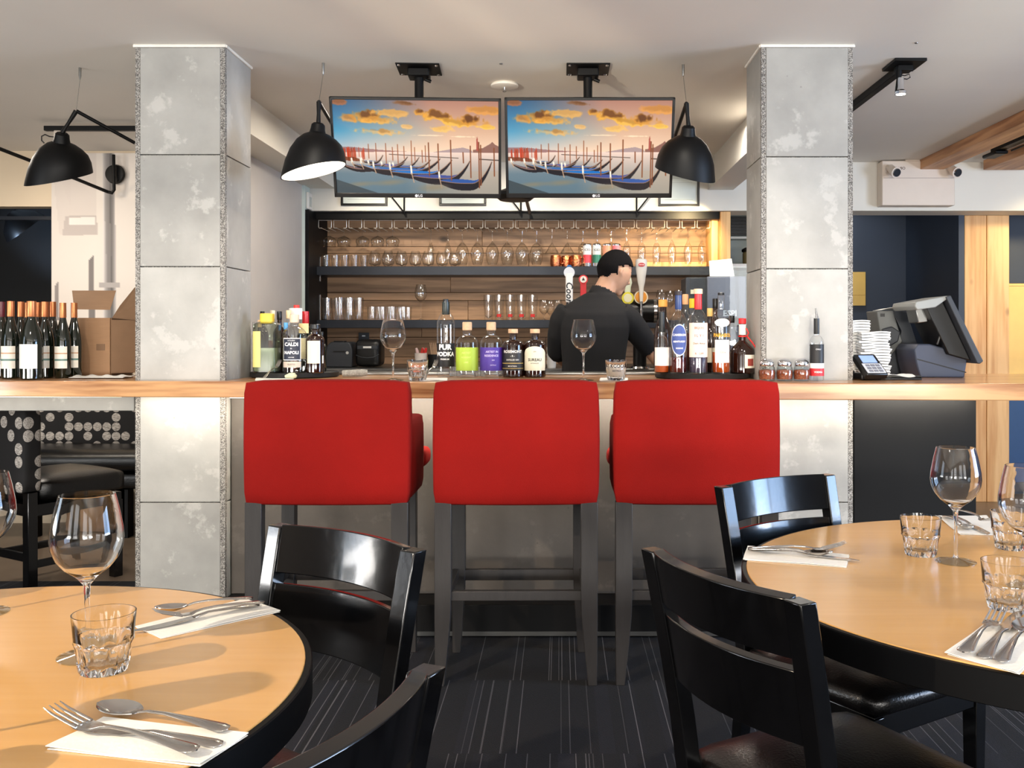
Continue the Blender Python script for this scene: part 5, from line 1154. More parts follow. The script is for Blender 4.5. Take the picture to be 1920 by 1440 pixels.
for px, d, top, w, body, c, cap_, lb, lab in ((492, 4.50, 584, 22, 'amberg', None, 'plasticb', 'dark bottle with a black cap behind the yellow-capped gin', None),
        (487, 4.40, 600, 20, 'amberg', None, 'cork', 'short corked bottle behind the yellow-capped gin', None),
        (511, 4.57, 582, 24, 'bottleglass', (.5, 'amber'), paint((238, 222, 194)), 'cream-capped bottle behind the yellow-capped gin', None),
        (524, 4.42, 584, 24, 'amberg', None, 'plasticb', 'dark bottle with a tall black neck between the gin and the CALDI bottle', (.2, .5, .7, (60, 56, 52))),
        (541, 4.50, 582, 24, 'bottleglass', (.5, 'amber'), paint((240, 214, 170)), 'cream-capped bottle behind the CALDI bottle', None),
        (536, 4.38, 605, 20, 'amberg', None, paint((96, 168, 226)), 'dark bottle with a pale blue shoulder left of the CALDI bottle', None),
        (556, 4.585, 572, 28, 'bottleglass', (.4, 'amber'), paint((206, 60, 56)), 'tallest bottle with a red and white collar on the left tray', (.78, .95, 1.1, (238, 232, 228))),
        (603, 4.46, 622, 18, 'wineg', None, 'plasticb', 'slim dark bottle at the right edge of the left tray', (.2, .4, .8, (232, 232, 226))),
        (476, 4.42, 604, 12, 'bottleglass', None, 'chrome', 'slim bottle with a steel pourer at the left edge of the left tray', None)):
    bottle('spirit_bottle', lb, px, d, PZ, top, w, body, .6, .76, .34, .6, liquid=c, cap=cap_, caph=.14, labels=[lab] if lab else ())
# bottles standing on the bar between the stools
zb = TOP+.0005
bottle('vodka_bottle', 'tall clear vodka bottle lettered PUR VODKA with a black neck', 836, 4.42, zb, 561, 34, 'bottleglass', .66, .84, .38, .6, cap='plasticb', caph=.055, capr=.8,
       foil=(.80, .965, paint((30, 40, 36), .3)), labels=[(.13, .43, 1.35, (18, 18, 20)), (.955, .97, 0.01, (240, 240, 240))], text=[((244, 244, 244), [('PUR', .80, .378, .05, .02), ('VODKA', .64, .290, .05, .02), ('PREMIUM', .24, .225, .02, 0)])], tcol=(244, 244, 244))
bottle('gin_bottle', 'clear bottle with a bright lime green label and wooden stopper', 876, 4.38, zb, 604, 42, 'bottleglass', .62, .76, .37, .85, cap='cork', caph=.15, capr=1.15, labels=[(.12, .54, 1.4, (176, 204, 62))], text=[((214, 228, 120), [('ARTIST', .26, .44, .01, 0), ('RESIDENT', .20, .36, .01, 0), ('LIME', .2, .27, .01, 0)])])
bottle('gin_bottle', 'clear bottle with a violet label and wooden stopper', 921, 4.38, zb, 604, 42, 'bottleglass', .62, .76, .37, .85, cap='cork', caph=.15, capr=1.15, labels=[(.12, .54, 1.4, (72, 44, 148))], text=[((214, 200, 244), [('ARTIST IN', .26, .46, .02, .15), ('RESIDENCE', .26, .39, .02, .1), ('GIN', .15, .31, .01, .25), ('DISTILLE', .14, .22, .01, .25)])])
bottle('gin_bottle', 'dark bottle lettered ROSEMONT with a pale stopper', 962, 4.38, zb, 617, 41, 'amberg', .66, .78, .33, .85, cap='cork', caph=.09, capr=1.35, labels=[(.14, .56, 1.3, (34, 32, 32)), (.285, .297, 1.2, (210, 176, 90)), (.18, .19, 1.2, (210, 176, 90))],
       text=[((238, 234, 226), [('ROSEMONT', .34, .53, .03, 0), ('- R -', .22, .44, .02, 0), ('DISTILLED GIN', .18, .36, .01, 0), ('MONTREAL', .16, .23, .01, 0)])])
bottle('gin_bottle', 'dark bottle with a cream arched label lettered SUREAU', 1003, 4.38, zb, 617, 41, 'amberg', .66, .78, .33, .85, cap='cork', caph=.09, capr=1.35, labels=[(.14, .48, 1.2, (236, 230, 202))], oval=(.30, .64, 1.2, (236, 230, 202), (236, 230, 202)),
       text=[((30, 34, 30), [('SUREAU', .36, .36, .03, .02), ('GIN', .16, .53, .01, 0), ('BOTANIQUE', .13, .29, .01, 0)])])
for px in (853, 899, 944): 
    o = cupglass(.026, .03, .075).build('shot_tumbler', TM, loc=((px-CX)/F*4.5, 4.5, zb)); tag(o, 'small clear glass behind the row of bar bottles, ' + {853: 'between vodka and green label', 899: 'between green and violet labels', 944: 'between the violet and ROSEMONT bottles'}[px], 'glass', 'small glasses behind the bottles')
# right tray
bottle('whisky_bottle', 'dark amber bottle with an orange stopper at the left of the right tray', 1243, 4.36, PZ, 562, 34, 'amberg', .5, .78, .40, .4, cap=paint((232, 164, 74)), caph=.10, capr=1.25)
bottle('whisky_bottle', 'round clear whisky bottle with a blank white label and black neck', 1241, 4.22, PZ, 583, 28, 'bottleglass', .42, .60, .38, .7, liquid=(.16, 'amber'), foil=(.66, .98, paint((34, 38, 40), .4)), labels=[(.13, .42, 1.3, (240, 232, 228))])
bottle('whisky_bottle', 'bottle with a blue oval label and navy neck on the right tray', 1272, 4.20, PZ, 546, 33, 'bottleglass', .58, .76, .36, .6, liquid=(.20, 'darkred'), cap=paint((44, 36, 40)), caph=.05, capr=1.25, foil=(.78, .95, paint((38, 62, 116), .3)),
       oval=(.22, .60, 1.0, (58, 78, 142), (226, 228, 236)), text=[((240, 240, 244), [('CAMERON', .34, .47, .03, 0), ('KENTUCKY', .28, .39, .03, 0), ('RESERVE', .22, .31, .02, 0)])])
bottle('spirit_bottle', 'bottle with a pink patterned label and a red neck on the right tray', 1309, 4.19, PZ, 542, 35, 'bottleglass', .60, .76, .37, .6, liquid=(.22, paint((70, 66, 84), .1)), cap=paint((238, 208, 176)), caph=.06, capr=1.3, foil=(.76, .94, paint((214, 48, 50), .35)),  # purple-grey spirit colour stands in for a reflection in the bottle's bottom
       labels=[(.20, .60, 1.35, (250, 222, 204))], text=[((226, 92, 80), [('IIIQOO', .34, .54, .02, 0), ('I L Y I', .40, .45, .02, -.05), ('R : OPP', .30, .24, .02, 0)]), ((50, 40, 40), [('Dem Amor', .30, .36, .01, 0)])])
bottle('spirit_bottle', 'clear bottle lettered PARASOL holding orange spirit on the right tray', 1352, 4.20, PZ, 549, 35, 'bottleglass', .66, .80, .36, .85, liquid=(.27, 'amber'), cap='plasticb', caph=.03, capr=.95,
       labels=[(.62, .65, .9, (240, 238, 232)), (.14, .42, .85, (244, 240, 236))], oval=(.58, .68, .85, (244, 242, 236), (244, 242, 236)), text=[((214, 160, 50), [('PARASOL', .50, .475, .05, 0)]), ((226, 130, 100), [('Citra', .30, .27, .02, 0)])])
LQ = bottle('liqueur_bottle', 'squat dark round bottle with a red cap and red ribbon', 1392, 4.26, PZ, 597, 46, 'amberg', .38, .60, .27, .35, cap=paint((214, 40, 44)), caph=.10, capr=1.15, foil=(.70, .89, paint((244, 240, 234))), labels=[(.10, .34, .55, (240, 232, 214), .55), (.14, .27, .30, (150, 60, 50), .55)])
for px, d, top, w, body, liq, cap_, lb, lab in ((1285, 4.40, 552, 28, 'bottleglass', (.5, 'darkred'), paint((236, 176, 130)), 'bottle with a peach stopper and black neck behind the blue oval label', None),
        (1298, 4.50, 560, 28, 'bottleglass', (.45, 'amber'), paint((244, 196, 40)), 'bottle with a yellow capsule behind the pink label', None),
        (1331, 4.42, 578, 26, 'amberg', None, paint((226, 186, 110)), 'amber bottle with a tan stopper left of the PARASOL bottle', (.15, .38, .8, (226, 214, 186))),
        (1341, 4.48, 560, 24, 'amberg', None, 'plasticb', 'dark bottle with a black cap behind the PARASOL bottle', None),
        (1372, 4.40, 592, 26, 'bottleglass', (.2, 'amber'), 'plasticb', 'clear bottle between the PARASOL bottle and the red-capped one', None)):
    bottle('spirit_bottle', lb, px, d, PZ, top, w, body, .58, .76, .36, .6, liquid=liq, cap=cap_, caph=.13, labels=[lab] if lab else ())
rb = MB(); X0 = (1392-CX)/F*4.26
rb.tube([(X0+.016*math.cos(a), 4.26+.016*math.sin(a), PZ+.165) for a in [2*PI*j/12 for j in range(13)]], .004, 6).tube([(X0+.017, 4.245, PZ+.165), (X0+.035, 4.225, PZ+.14), (X0+.052, 4.225, PZ+.115), (X0+.058, 4.24, PZ+.085)], .0035, 6).tube([(X0+.014, 4.245, PZ+.20), (X0+.022, 4.235, PZ+.18), (X0+.016, 4.24, PZ+.165)], .0035, 6)
rb_ = rb.build('ribbon', paint((206, 44, 40)), LQ, smooth=60); rb_.matrix_parent_inverse = Matrix.Translation(-LQ.location)
# chilli shakers and chilli vodka on the right
chil = P('chilli_flakes', (150, 70, 34), .8, var=.5, scale=160., bump=.8, bscale=180)
for i, px in enumerate((1438, 1471, 1503)):
    d = 4.02; X = (px-CX)/F*d
    t = thing('chilli_shaker', 'glass shaker of chilli flakes with a chrome dome lid, %s of three' % ('leftmost', 'middle', 'rightmost')[i], 'shaker', (X, d, zb), 0, 'chilli flake shakers')
    MB().lathe([(0, 0), (.030, 0), (.033, .006), (.036, .035), (.032, .058), (.027, .066), (.0255, .066), (.030, .056), (.034, .035), (.031, .008), (0, .006)], 30).build('glass_body', 'glass', t)
    MB().lathe([(0, .007), (.0305, .008), (.0330, .034), (.0310, .046), (0, .050)], 26).build('chilli_flakes', chil, t)
    MB().lathe([(.0285, .062), (.0295, .064), (.0295, .078), (.026, .084), (.016, .092), (0, .094)], 28).build('lid', 'chrome', t)
bottle('vodka_bottle', 'clear chilli vodka bottle with a steel pourer and a black and red label', 1531, 4.03, zb, 596, 27, 'bottleglass', .60, .72, .36, .75, foil=(.74, .99, paint((20, 22, 22), .4)), labels=[(.22, .58, 1.4, (24, 24, 26)), (.20, .28, 1.4, (240, 236, 232)), (.08, .20, 1.4, (196, 36, 44))],
       text=[((236, 236, 236), [('CHILLI', .26, .50, .01, 0)]), ((250, 240, 240), [('VODKA', .34, .14, .03, 0)])])
X = (1531-CX)/F*4.03; hz = zb+(CY+.2*F/4.03-596)/F*4.03
plain('pourer', MB().tube([(0, 0, 0), (0, 0, .012), (-.004, 0, .04)], [.007, .005, .003], 10), 'chrome', 'steel pourer spout on top of the chilli vodka bottle', 'pourer', (X, 4.03, hz))
# crowd of wine bottles at far left
k = 0
WB = [(139, 4.36, 568, 27), (118, 4.28, 568, 28), (99, 4.38, 566, 28), (84, 4.30, 566, 32), (59, 4.16, 565, 40), (72, 4.44, 567, 26), (39, 4.34, 566, 30), (20, 4.24, 565, 32), (3, 4.34, 566, 30), (52, 4.46, 568, 26)]
LB = {139: 'wine bottle with a copper capsule, rightmost of the cluster', 118: 'wine bottle with a copper capsule, second from the right of the cluster', 99: 'wine bottle with a copper capsule half hidden, third from the right', 84: 'wine bottle with a striped landscape label near the middle of the cluster',
      59: 'wine bottle with a blank white back label', 72: 'wine bottle hidden behind the blank-labelled one, on its right', 39: 'wine bottle just left of the blank-labelled one', 20: 'wine bottle with a striped label left of the blank-labelled one',
      3: 'wine bottle with a dark red capsule at the left photo edge', 52: 'wine bottle in the back row behind the blank-labelled one'}
for px, d, top, w in WB:
    fm = paint((96, 20, 30), .35) if px == 3 else M['foil']
    lab = []
    if px == 59: lab = [(.14, .45, 1.0, (226, 226, 222))]
    elif px in (20, 84, 118, 139): lab = [(.13, .42, 1.0, (234, 228, 216)), (.23, .255, 1.0, (96, 130, 122)), (.32, .335, 1.0, (196, 150, 112))]
    t = bottle('wine_bottle', LB[px], px, d, zb, top, w, 'wineg', .46, .80, .38, .25, foil=(.80, 1.0, fm), labels=lab, group='wine bottles standing on the left end of the bar')
# cardboard box behind them
p = W(200, 707, 4.6)
t = thing('cardboard_box', 'open cardboard carton with raised flaps beside the wine bottles', 'box', (-2.17, 4.5, zb))
def wl(px, py, d=4.5): v = W(px, py, d); return (v.x+2.17, v.z-zb)
a = [wl(137, 700), wl(206, 700), wl(206, 596), wl(137, 596)]
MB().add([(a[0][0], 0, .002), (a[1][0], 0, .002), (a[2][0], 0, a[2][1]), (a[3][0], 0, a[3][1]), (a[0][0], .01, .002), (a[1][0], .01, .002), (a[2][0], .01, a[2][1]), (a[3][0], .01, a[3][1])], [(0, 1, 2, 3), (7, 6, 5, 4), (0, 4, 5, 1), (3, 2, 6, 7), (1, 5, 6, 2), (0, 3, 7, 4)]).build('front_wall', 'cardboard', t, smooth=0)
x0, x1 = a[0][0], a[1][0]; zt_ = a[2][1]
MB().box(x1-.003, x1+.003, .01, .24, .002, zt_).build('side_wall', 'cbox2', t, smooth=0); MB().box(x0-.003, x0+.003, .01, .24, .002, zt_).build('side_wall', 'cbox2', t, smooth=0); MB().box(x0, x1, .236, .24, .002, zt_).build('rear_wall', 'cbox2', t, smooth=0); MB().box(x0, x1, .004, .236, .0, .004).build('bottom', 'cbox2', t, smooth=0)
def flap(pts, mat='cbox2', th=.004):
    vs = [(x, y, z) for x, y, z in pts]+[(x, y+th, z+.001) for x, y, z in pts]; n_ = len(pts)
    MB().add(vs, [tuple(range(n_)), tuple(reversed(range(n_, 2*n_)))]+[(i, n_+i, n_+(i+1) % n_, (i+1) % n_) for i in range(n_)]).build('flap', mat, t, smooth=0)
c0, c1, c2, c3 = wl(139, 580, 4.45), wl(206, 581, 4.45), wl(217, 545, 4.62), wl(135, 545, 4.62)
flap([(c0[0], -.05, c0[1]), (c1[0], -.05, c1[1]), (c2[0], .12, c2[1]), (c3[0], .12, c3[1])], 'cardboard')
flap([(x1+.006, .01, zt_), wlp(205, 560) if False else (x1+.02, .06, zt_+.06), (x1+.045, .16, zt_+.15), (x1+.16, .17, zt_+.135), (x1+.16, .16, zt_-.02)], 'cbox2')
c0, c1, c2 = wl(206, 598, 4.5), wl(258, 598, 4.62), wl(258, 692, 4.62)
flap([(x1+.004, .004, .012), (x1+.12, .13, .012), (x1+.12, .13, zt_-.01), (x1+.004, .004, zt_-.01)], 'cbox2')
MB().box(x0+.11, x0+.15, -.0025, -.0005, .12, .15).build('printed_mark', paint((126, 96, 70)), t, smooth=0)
MB().slab(lambda u, v: (-.0+.24*u, -.26+.18*v, .004+.010*math.sin(u*11+v*4)**2*math.sin(v*PI)), 24, 8, .0015).build('torn_liner', 'paper', t, smooth=60)
# stick of ice-cream-like crumpled foil tube on the bar between tray and glass
p = T(665, 708, TOP)
plain('rolled_napkin', MB().tube([(-.055, 0, .018), (-.02, .004, .019), (.03, .012, .021), (.055, .016, .022)], [.015, .016, .017, .013], 14), P('speckled_roll', (150, 146, 136), .7, var=.3, scale=120, bump=.8, bscale=160), 'speckled grey roll lying on the bar beside the left tray', 'roll', (p.x, p.y, TOP))
# small settings on the bar
for i, (a_, b_, lb) in enumerate(((478, 550, 'behind the left stool'), (790, 838, 'behind the middle stool, by the printed tumbler'), (1124, 1176, 'under the printed tumbler before the barman'))):
    napkin(((a_, 714), (b_, 714), (b_+1, 709.5), (a_+2, 709.5)), 'white napkin on the bar '+lb, TOP)
    if i < 2:
        x = a_+(26 if i == 0 else 14)
        o = fk.build('bar_fork', 'cutlery', smooth=60); p = T(x, 712, TOP); o.location = (p.x-.02, p.y+.0, TOP+.006); o.rotation_euler = (0, -.5, 1.15); o.scale = (.62, .8, 1); tag(o, 'fork on the bar napkin '+lb, 'fork', 'forks on the bar')
p = T(543, 711, TOP); plain('garnish', MB().tube([(-.02, 0, .008), (0, .002, .013), (.02, 0, .012), (.03, 0, .008)], [.006, .012, .013, .006], 10), paint((206, 208, 176)), 'pale green and white garnish on the leftmost bar napkin', 'garnish', (p.x, p.y, TOP+.003))
# ================================================================== THINGS ON THE BACK COUNTER
ZB = 1.0305
def back(px, d): return ((px-CX)/F*d, d, ZB)
t = thing('receipt_printer', 'dark grey receipt printer on the back counter, left one', 'printer', back(639, 6.62))
MB().prism([(-.105, 0), (.075, 0), (.078, .12), (.066, .165), (.05, .175), (-.07, .175), (-.096, .15), (-.108, .07)], 0, .22).build('case', 'plastic', t, smooth=0, bevel=.008)
MB().box(-.05, .03, -.004, .0, .105, .113).build('paper_slot', 'plasticb', t, smooth=0); MB().lathe([(0, 0), (.010, 0), (.010, .004), (0, .004)], 16, m=Matrix.Translation((.045, 0, .10)) @ Matrix.Rotation(PI/2, 4, 'X')).build('button', paint((190, 190, 186)), t); MB().box(-.06, .02, .04, .10, .174, .182).build('lid', 'plasticb', t, smooth=0, bevel=.004)
t = thing('receipt_printer', 'black rounded receipt printer beside the grey one', 'printer', back(689, 6.62))
softbox(-.085, .085, 0, .2, .006, .19, 7, .004, .03).build('case', 'plasticb', t, smooth=180)
MB().box(-.07, .07, -.008, .003, .125, .15).build('band', 'plastic', t, smooth=0, bevel=.002); MB().box(-.028, .028, -.011, -.008, .132, .145).build('badge', paint((226, 226, 222)), t, smooth=0)
MB().tube([(-.08, -.002, .085), (-.04, -.012, .070), (0, -.015, .065), (.045, -.012, .07), (.08, -.002, .09)], .003, 6).build('lip', 'plastic', t)
p = W(681, 636, 7.28); t = thing('wall_socket', 'grey wall socket above the black receipt printer', 'socket', (p.x, 7.30, p.z)); MB().box(-.04, .04, 0, .008, -.04, .05).build('plate', 'plastic', t, smooth=0, bevel=.002); MB().box(-.012, .012, -.004, .0, .02, .03).build('switch', paint((226, 226, 222)), t, smooth=0)
t = thing('candy_cup', 'white cup of red and white wrapped items behind the printed tumbler', 'cup', back(789, 6.5))
MB().lathe([(0, 0), (.035, 0), (.042, .10), (.044, .102), (.04, .102), (.033, .006), (0, .006)], 24).build('cup', paint((224, 214, 206)), t)
for i, c in enumerate(((206, 40, 34), (236, 230, 226), (60, 30, 34), (220, 190, 186), (200, 60, 50))):
    a = i*1.3; MB().tube([(.018*math.cos(a), .018*math.sin(a), .07), (.03*math.cos(a), .03*math.sin(a), .115), (.038*math.cos(a), .038*math.sin(a), .135)], [.008, .012, .007], 8).build('wrapped_item', paint(c), t)
t = thing('straw_holder', 'dark pot with thin pale stirrers beside the vodka bottle', 'pot', back(814, 6.6)); MB().lathe([(0, 0), (.04, 0), (.045, .09), (.04, .09), (.036, .006), (0, .006)], 20).build('pot', 'plasticb', t)
for i in range(5): MB().tube([(.005*i-.01, 0, .02), (.012*i-.03, .01, .17)], .002, 5).build('stirrer', 'cork', t)
t = thing('small_can_stack', 'short stacked white cup sleeves beside the barman', 'cups', back(1034, 6.5)); 
for i in range(3): MB().lathe([(0, 0), (.028, 0), (.034, .05), (0, .05)], 20, c=(0, 0, .045*i)).build('cup', paint((206, 202, 196)), t)
# beer tap tower and handles
DX = 6.45
t = thing('beer_tower', 'black horizontal beer tap tower on the back counter behind the barman', 'beer tower', (.30, DX, ZB))
zt2 = W(0, 583, DX).z-ZB
q0, q1 = (1062-CX)/F*DX-.30, (1233-CX)/F*DX-.30
MB().tube([(q0, .0, zt2), (q1, .0, zt2)], .078, 32).build('barrel', 'plasticb', t); MB().tube([(q1-.03, 0, zt2), (q1-.01, 0, zt2)], .081, 32).build('end_ring', 'chrome', t); MB().tube([(q0+.01, 0, zt2), (q0+.03, 0, zt2)], .081, 32).build('end_ring', 'chrome', t)
for x in (q0+.12, q1-.12): MB().tube([(x, 0, 0), (x, 0, zt2-.05)], .045, 24).build('column', 'plasticb', t); 
for x in (q0+.12, q1-.12): MB().lathe([(0, 0), (.075, 0), (.07, .012), (.045, .02), (0, .02)], 28, c=(x, 0, 0)).build('foot', 'chrome', t)
hx = [(1067-CX)/F*DX, (1093-CX)/F*DX, (1172-CX)/F*DX, (1200-CX)/F*DX]
for x in hx: MB().tube([(x-.30, -.07, zt2), (x-.30, -.12, zt2), (x-.30, -.125, zt2-.03), (x-.30, -.125, zt2-.10)], [.014, .012, .010, .008], 12).build('faucet', 'chrome', t); MB().tube([(x-.30, -.11, zt2), (x-.30, -.105, zt2+.06)], .009, 12).build('faucet_stem', 'chrome', t)
yh = DX-.105; zh = ZB+zt2+.055
def hz_(py): return W(0, py, yh).z-zh
TW = t
def handle(x, mb, mat, lb, **k):
    o = mb.build('tap_handle', mat, TW, (x-.30, yh-DX, zh-ZB), **k); o['label'] = lb; return o

t = handle(hx[0], MB().box(-.024, .024, -.012, .012, 0, hz_(512)), 'white', 'white tap handle with silver badge and black script', smooth=0, bevel=.006); MB().lathe([(0, 0), (.036, 0), (.036, .02), (0, .02)], 36, m=Matrix.Translation((.0, .010, hz_(511))) @ Matrix.Rotation(PI/2, 4, 'X')).build('badge', paint((206, 208, 212), .3), t)
MB().prism([(-.02, hz_(503)), (.02, hz_(503)), (.012, hz_(497)), (-.012, hz_(497))], -.008, .008).build('top_cap', paint((34, 96, 150)), t, smooth=0)
lettering('lettering', [('Coors', .062, 0, 0, .02, .2)], paint((16, 18, 26)), t, at=(0, -.0135, hz_(551)), m=Matrix.Rotation(PI/2, 4, 'Y'))
t = handle(hx[1], MB().box(-.02, .02, -.01, .01, 0, hz_(530)), paint((196, 36, 40)), 'red tap handle with red and white badge', smooth=0, bevel=.005); MB().lathe([(0, 0), (.030, 0), (.030, .02), (0, .02)], 30, m=Matrix.Translation((0, .010, hz_(524))) @ Matrix.Rotation(PI/2, 4, 'X')).build('badge', paint((206, 40, 44)), t); MB().lathe([(0, 0), (.022, 0), (.022, .003), (0, .003)], 30, m=Matrix.Translation((0, -.0095, hz_(524))) @ Matrix.Rotation(PI/2, 4, 'X')).build('badge_face', paint((226, 214, 200)), t)
MB().prism([(-.010, hz_(526)), (.010, hz_(526)), (.0, hz_(520))], -.0145, -.0125).build('emblem', paint((20, 20, 20)), t, smooth=0)
t = handle(hx[2]+.01, MB().loft([[(x+w_*math.cos(a), .3*w_*math.sin(a), z) for a in [2*PI*j/14 for j in range(14)]] for x, w_, z in ((0, .014, 0), (0, .022, .1), (0, .03, hz_(530)), (0, .02, hz_(518)))]), paint((214, 222, 200)), 'pale green tap handle with yellow disc'); MB().lathe([(0, 0), (.040, 0), (.040, .012), (0, .012)], 36, m=Matrix.Translation((0, -.012, hz_(559))) @ Matrix.Rotation(PI/2, 4, 'X')).build('disc', paint((226, 214, 60)), t); MB().lathe([(0, 0), (.028, 0), (.028, .003), (0, .003)], 36, m=Matrix.Translation((0, -.0245, hz_(559))) @ Matrix.Rotation(PI/2, 4, 'X')).build('disc_face', paint((236, 232, 196)), t)
t = handle(hx[3], MB().loft([[(w_*math.cos(a), .7*w_*math.sin(a), z) for a in [2*PI*j/20 for j in range(20)]] for w_, z in ((.010, 0), (.013, .05), (.017, .10), (.024, hz_(530)), (.036, hz_(505)), (.039, hz_(494)), (.036, hz_(487)), (.02, hz_(485)))]), 'white', 'tall white flared tap handle with red crest')
MB().lathe([(0, 0), (.022, 0), (.022, .004), (0, .004)], 28, m=Matrix.Translation((0, -.0245, hz_(497))) @ Matrix.Rotation(PI/2, 4, 'X') @ Matrix.Scale(.6, 4, (0, 1, 0))).build('crest', paint((200, 60, 60)), t)
lettering('lettering', [('ARTOIS', .010, 0, hz_(497))], paint((250, 240, 236)), t, at=(0, -.0295, 0))
t = MB().lathe([(0, 0), (.046, 0), (.046, .012), (0, .012)], 40, m=Matrix.Rotation(PI/2, 4, 'X')).build('tap_badge', paint((240, 226, 200)), TW, (hx[3]-.30, yh+.03-DX, W(0, 557, yh).z-ZB)); t['label'] = 'round orange badge'; MB().lathe([(0, .012), (.038, .012), (.036, .015), (0, .015)], 40, m=Matrix.Rotation(PI/2, 4, 'X')).build('face', paint((240, 160, 50)), t); MB().box(-.006, .006, -.0, .012, -.15, 0).build('stalk', 'chrome', t, smooth=0)
# coffee machine and divider at the right end
DM = 5.9
a, c_ = W(1326, 650, DM), W(1399, 518, DM)
t = thing('grey_machine', 'tall slate grey machine with a card on top beside the right pillar', 'machine', ((a.x+c_.x)/2, DM, 1.0305-.12+.0))
zc = t.location.z; wd = (c_.x-a.x)/2
MB().box(-wd, wd, 0, .3, 0, c_.z-zc).build('case', paint((112, 116, 130), .35), t, smooth=0, bevel=.008); MB().box(-wd-.13, -wd+.005, .02, .25, 0, c_.z-zc-.005).build('side_case', 'plastic', t, smooth=0, bevel=.006)
MB().box(-wd+.07, wd-.03, -.03, 0, (W(0, 612, DM).z-zc), (W(0, 596, DM).z-zc)).build('shelf_lip', 'plasticb', t, smooth=0, bevel=.003)
lettering('lettering', [('ESPI', .05, .0, W(0, 588, DM).z-zc, .03)], paint((226, 232, 238)), t, at=(.02, -.003, 0))
MB().box(-wd-.10, -wd-.04, .010, .02, W(0, 551, DM).z-zc, W(0, 543, DM).z-zc).build('name_plate', paint((236, 226, 190)), t, smooth=0)
pl_ = thing('machine_stand', 'black stand carrying the slate grey machine', 'stand', (t.location.x-.06, DM, 0)); MB().box(-wd-.09, wd+.07, .0, .34, 0, zc).build('cabinet', 'plasticb', pl_, smooth=0, bevel=.004)
a, c_ = W(1331, 515, 5.92), W(1377, 484, 5.92); zq = W(0, 518, DM).z+.0005
MB_ = MB().add([(a.x, 5.92, zq), (c_.x, 5.92, zq+.001), (c_.x-.01, 5.96, c_.z), (a.x, 5.95, c_.z-.015), (a.x, 5.925, zq), (c_.x, 5.925, zq+.001), (c_.x-.01, 5.965, c_.z), (a.x, 5.955, c_.z-.015)], [(0, 1, 2, 3), (7, 6, 5, 4), (0, 4, 5, 1), (1, 5, 6, 2), (2, 6, 7, 3), (3, 7, 4, 0)])
tag(MB_.build('paper_card', paint((246, 240, 226), .8), smooth=0), 'blank cream paper card leaning on top of the grey machine', 'card')
a, c_ = W(1294, 650, 5.75), W(1402, 500, 5.75)
tag(MB().box(a.x, c_.x, 5.75, 5.756, 1.0, c_.z).build('acrylic_divider', 'glass', smooth=0), 'clear acrylic divider sheet in front of the grey machine', 'divider')
# ================================================================== TILL AND PAPER STACKS AT THE RIGHT
DT = 4.35
def pp(pts, d, ox_, oz): return [(W(x, y, d).x-ox_, W(x, y, d).z-oz) for x, y in pts]
def px_thing(name, label, cat, px, d): return thing(name, label, cat, ((px-CX)/F*d, d, zb))
t = px_thing('till_terminal', 'slate blue till base with a tilted touch screen seen from the side', 'till', 1765, DT); o_ = t.location
by = CY+.2*F/DT
MB().prism(pp([(1722, by), (1805, by), (1812, 664), (1795, 660), (1740, 645), (1718, 645), (1711, 655), (1715, 680)], DT, o_.x, o_.z), -.02, .22).build('base', 'slate', t, smooth=0, bevel=.006)
MB().prism(pp([(1716, 672), (1808, 697), (1808, 699), (1716, 674)], DT, o_.x, o_.z), -.0215, -.019).build('seam', 'plasticb', t, smooth=0)
MB().prism(pp([(1757, 558), (1766, 555), (1826, 676), (1820, 681), (1814, 680)], DT, o_.x, o_.z), -.10, .20).build('screen', 'plastic', t, smooth=0, bevel=.004)
MB().prism(pp([(1703, 567), (1762, 556), (1764, 560), (1740, 577), (1706, 582), (1701, 575)], DT, o_.x, o_.z), -.09, .20).build('screen_housing', paint((150, 152, 148), .4), t, smooth=0, bevel=.004)
MB().prism(pp([(1728, 575), (1758, 562), (1812, 676), (1770, 664)], DT, o_.x, o_.z), -.05, .19).build('rear_cover', 'plasticb', t, smooth=0, bevel=.004)
MB().prism(pp([(1716, 578), (1738, 576), (1740, 604), (1722, 606)], DT, o_.x, o_.z), .0, .12).build('hinge', 'steel', t, smooth=0, bevel=.004)
MB().tube([(-.03, -.03, .15), (-.02, -.04, .19), (0, -.04, .20), (.01, -.035, .16)], .006, 8).build('cable', 'plasticb', t)
t = px_thing('customer_display', 'tall dark grey till unit leaning left of the tilted screen', 'till', 1685, 4.60); o_ = t.location
MB().prism(pp([(1672, 583), (1700, 584), (1738, 700), (1668, 703), (1659, 670), (1684, 650), (1690, 620)], 4.60, o_.x, o_.z), .0, .13).build('body', 'plastic', t, smooth=0, bevel=.004)
MB().prism(pp([(1641, 583), (1672, 583), (1690, 640), (1664, 672), (1648, 668), (1650, 640)], 4.60, o_.x, o_.z), -.02, .14).build('head', paint((96, 98, 96), .35), t, smooth=0, bevel=.005)
MB().prism(pp([(1650, 617), (1668, 612), (1684, 622), (1680, 640), (1660, 652), (1650, 640)], 4.60, o_.x, o_.z), -.035, -.015).build('scoop', 'plastic', t, smooth=0, bevel=.006)
MB().prism(pp([(1648, 588), (1656, 588), (1656, 594), (1648, 594)], 4.60, o_.x, o_.z), -.023, -.019).build('mark', 'plasticb', t, smooth=0)
MB().slab(lambda u, v: (pp([(1652+45*u, 580)], 4.60, o_.x, o_.z)[0][0], .12*v, pp([(0, 583)], 4.60, o_.x, o_.z)[0][1]+.004+.012*math.sin(u*PI)*abs(math.cos(v*5))), 14, 4, .002).build('paper_scrap', 'paper', t, smooth=60)
t = px_thing('card_terminal', 'black card payment terminal with a blue screen in front of the paper stacks', 'card terminal', 1633, 4.10); t.rotation_euler = (0, 0, .25)
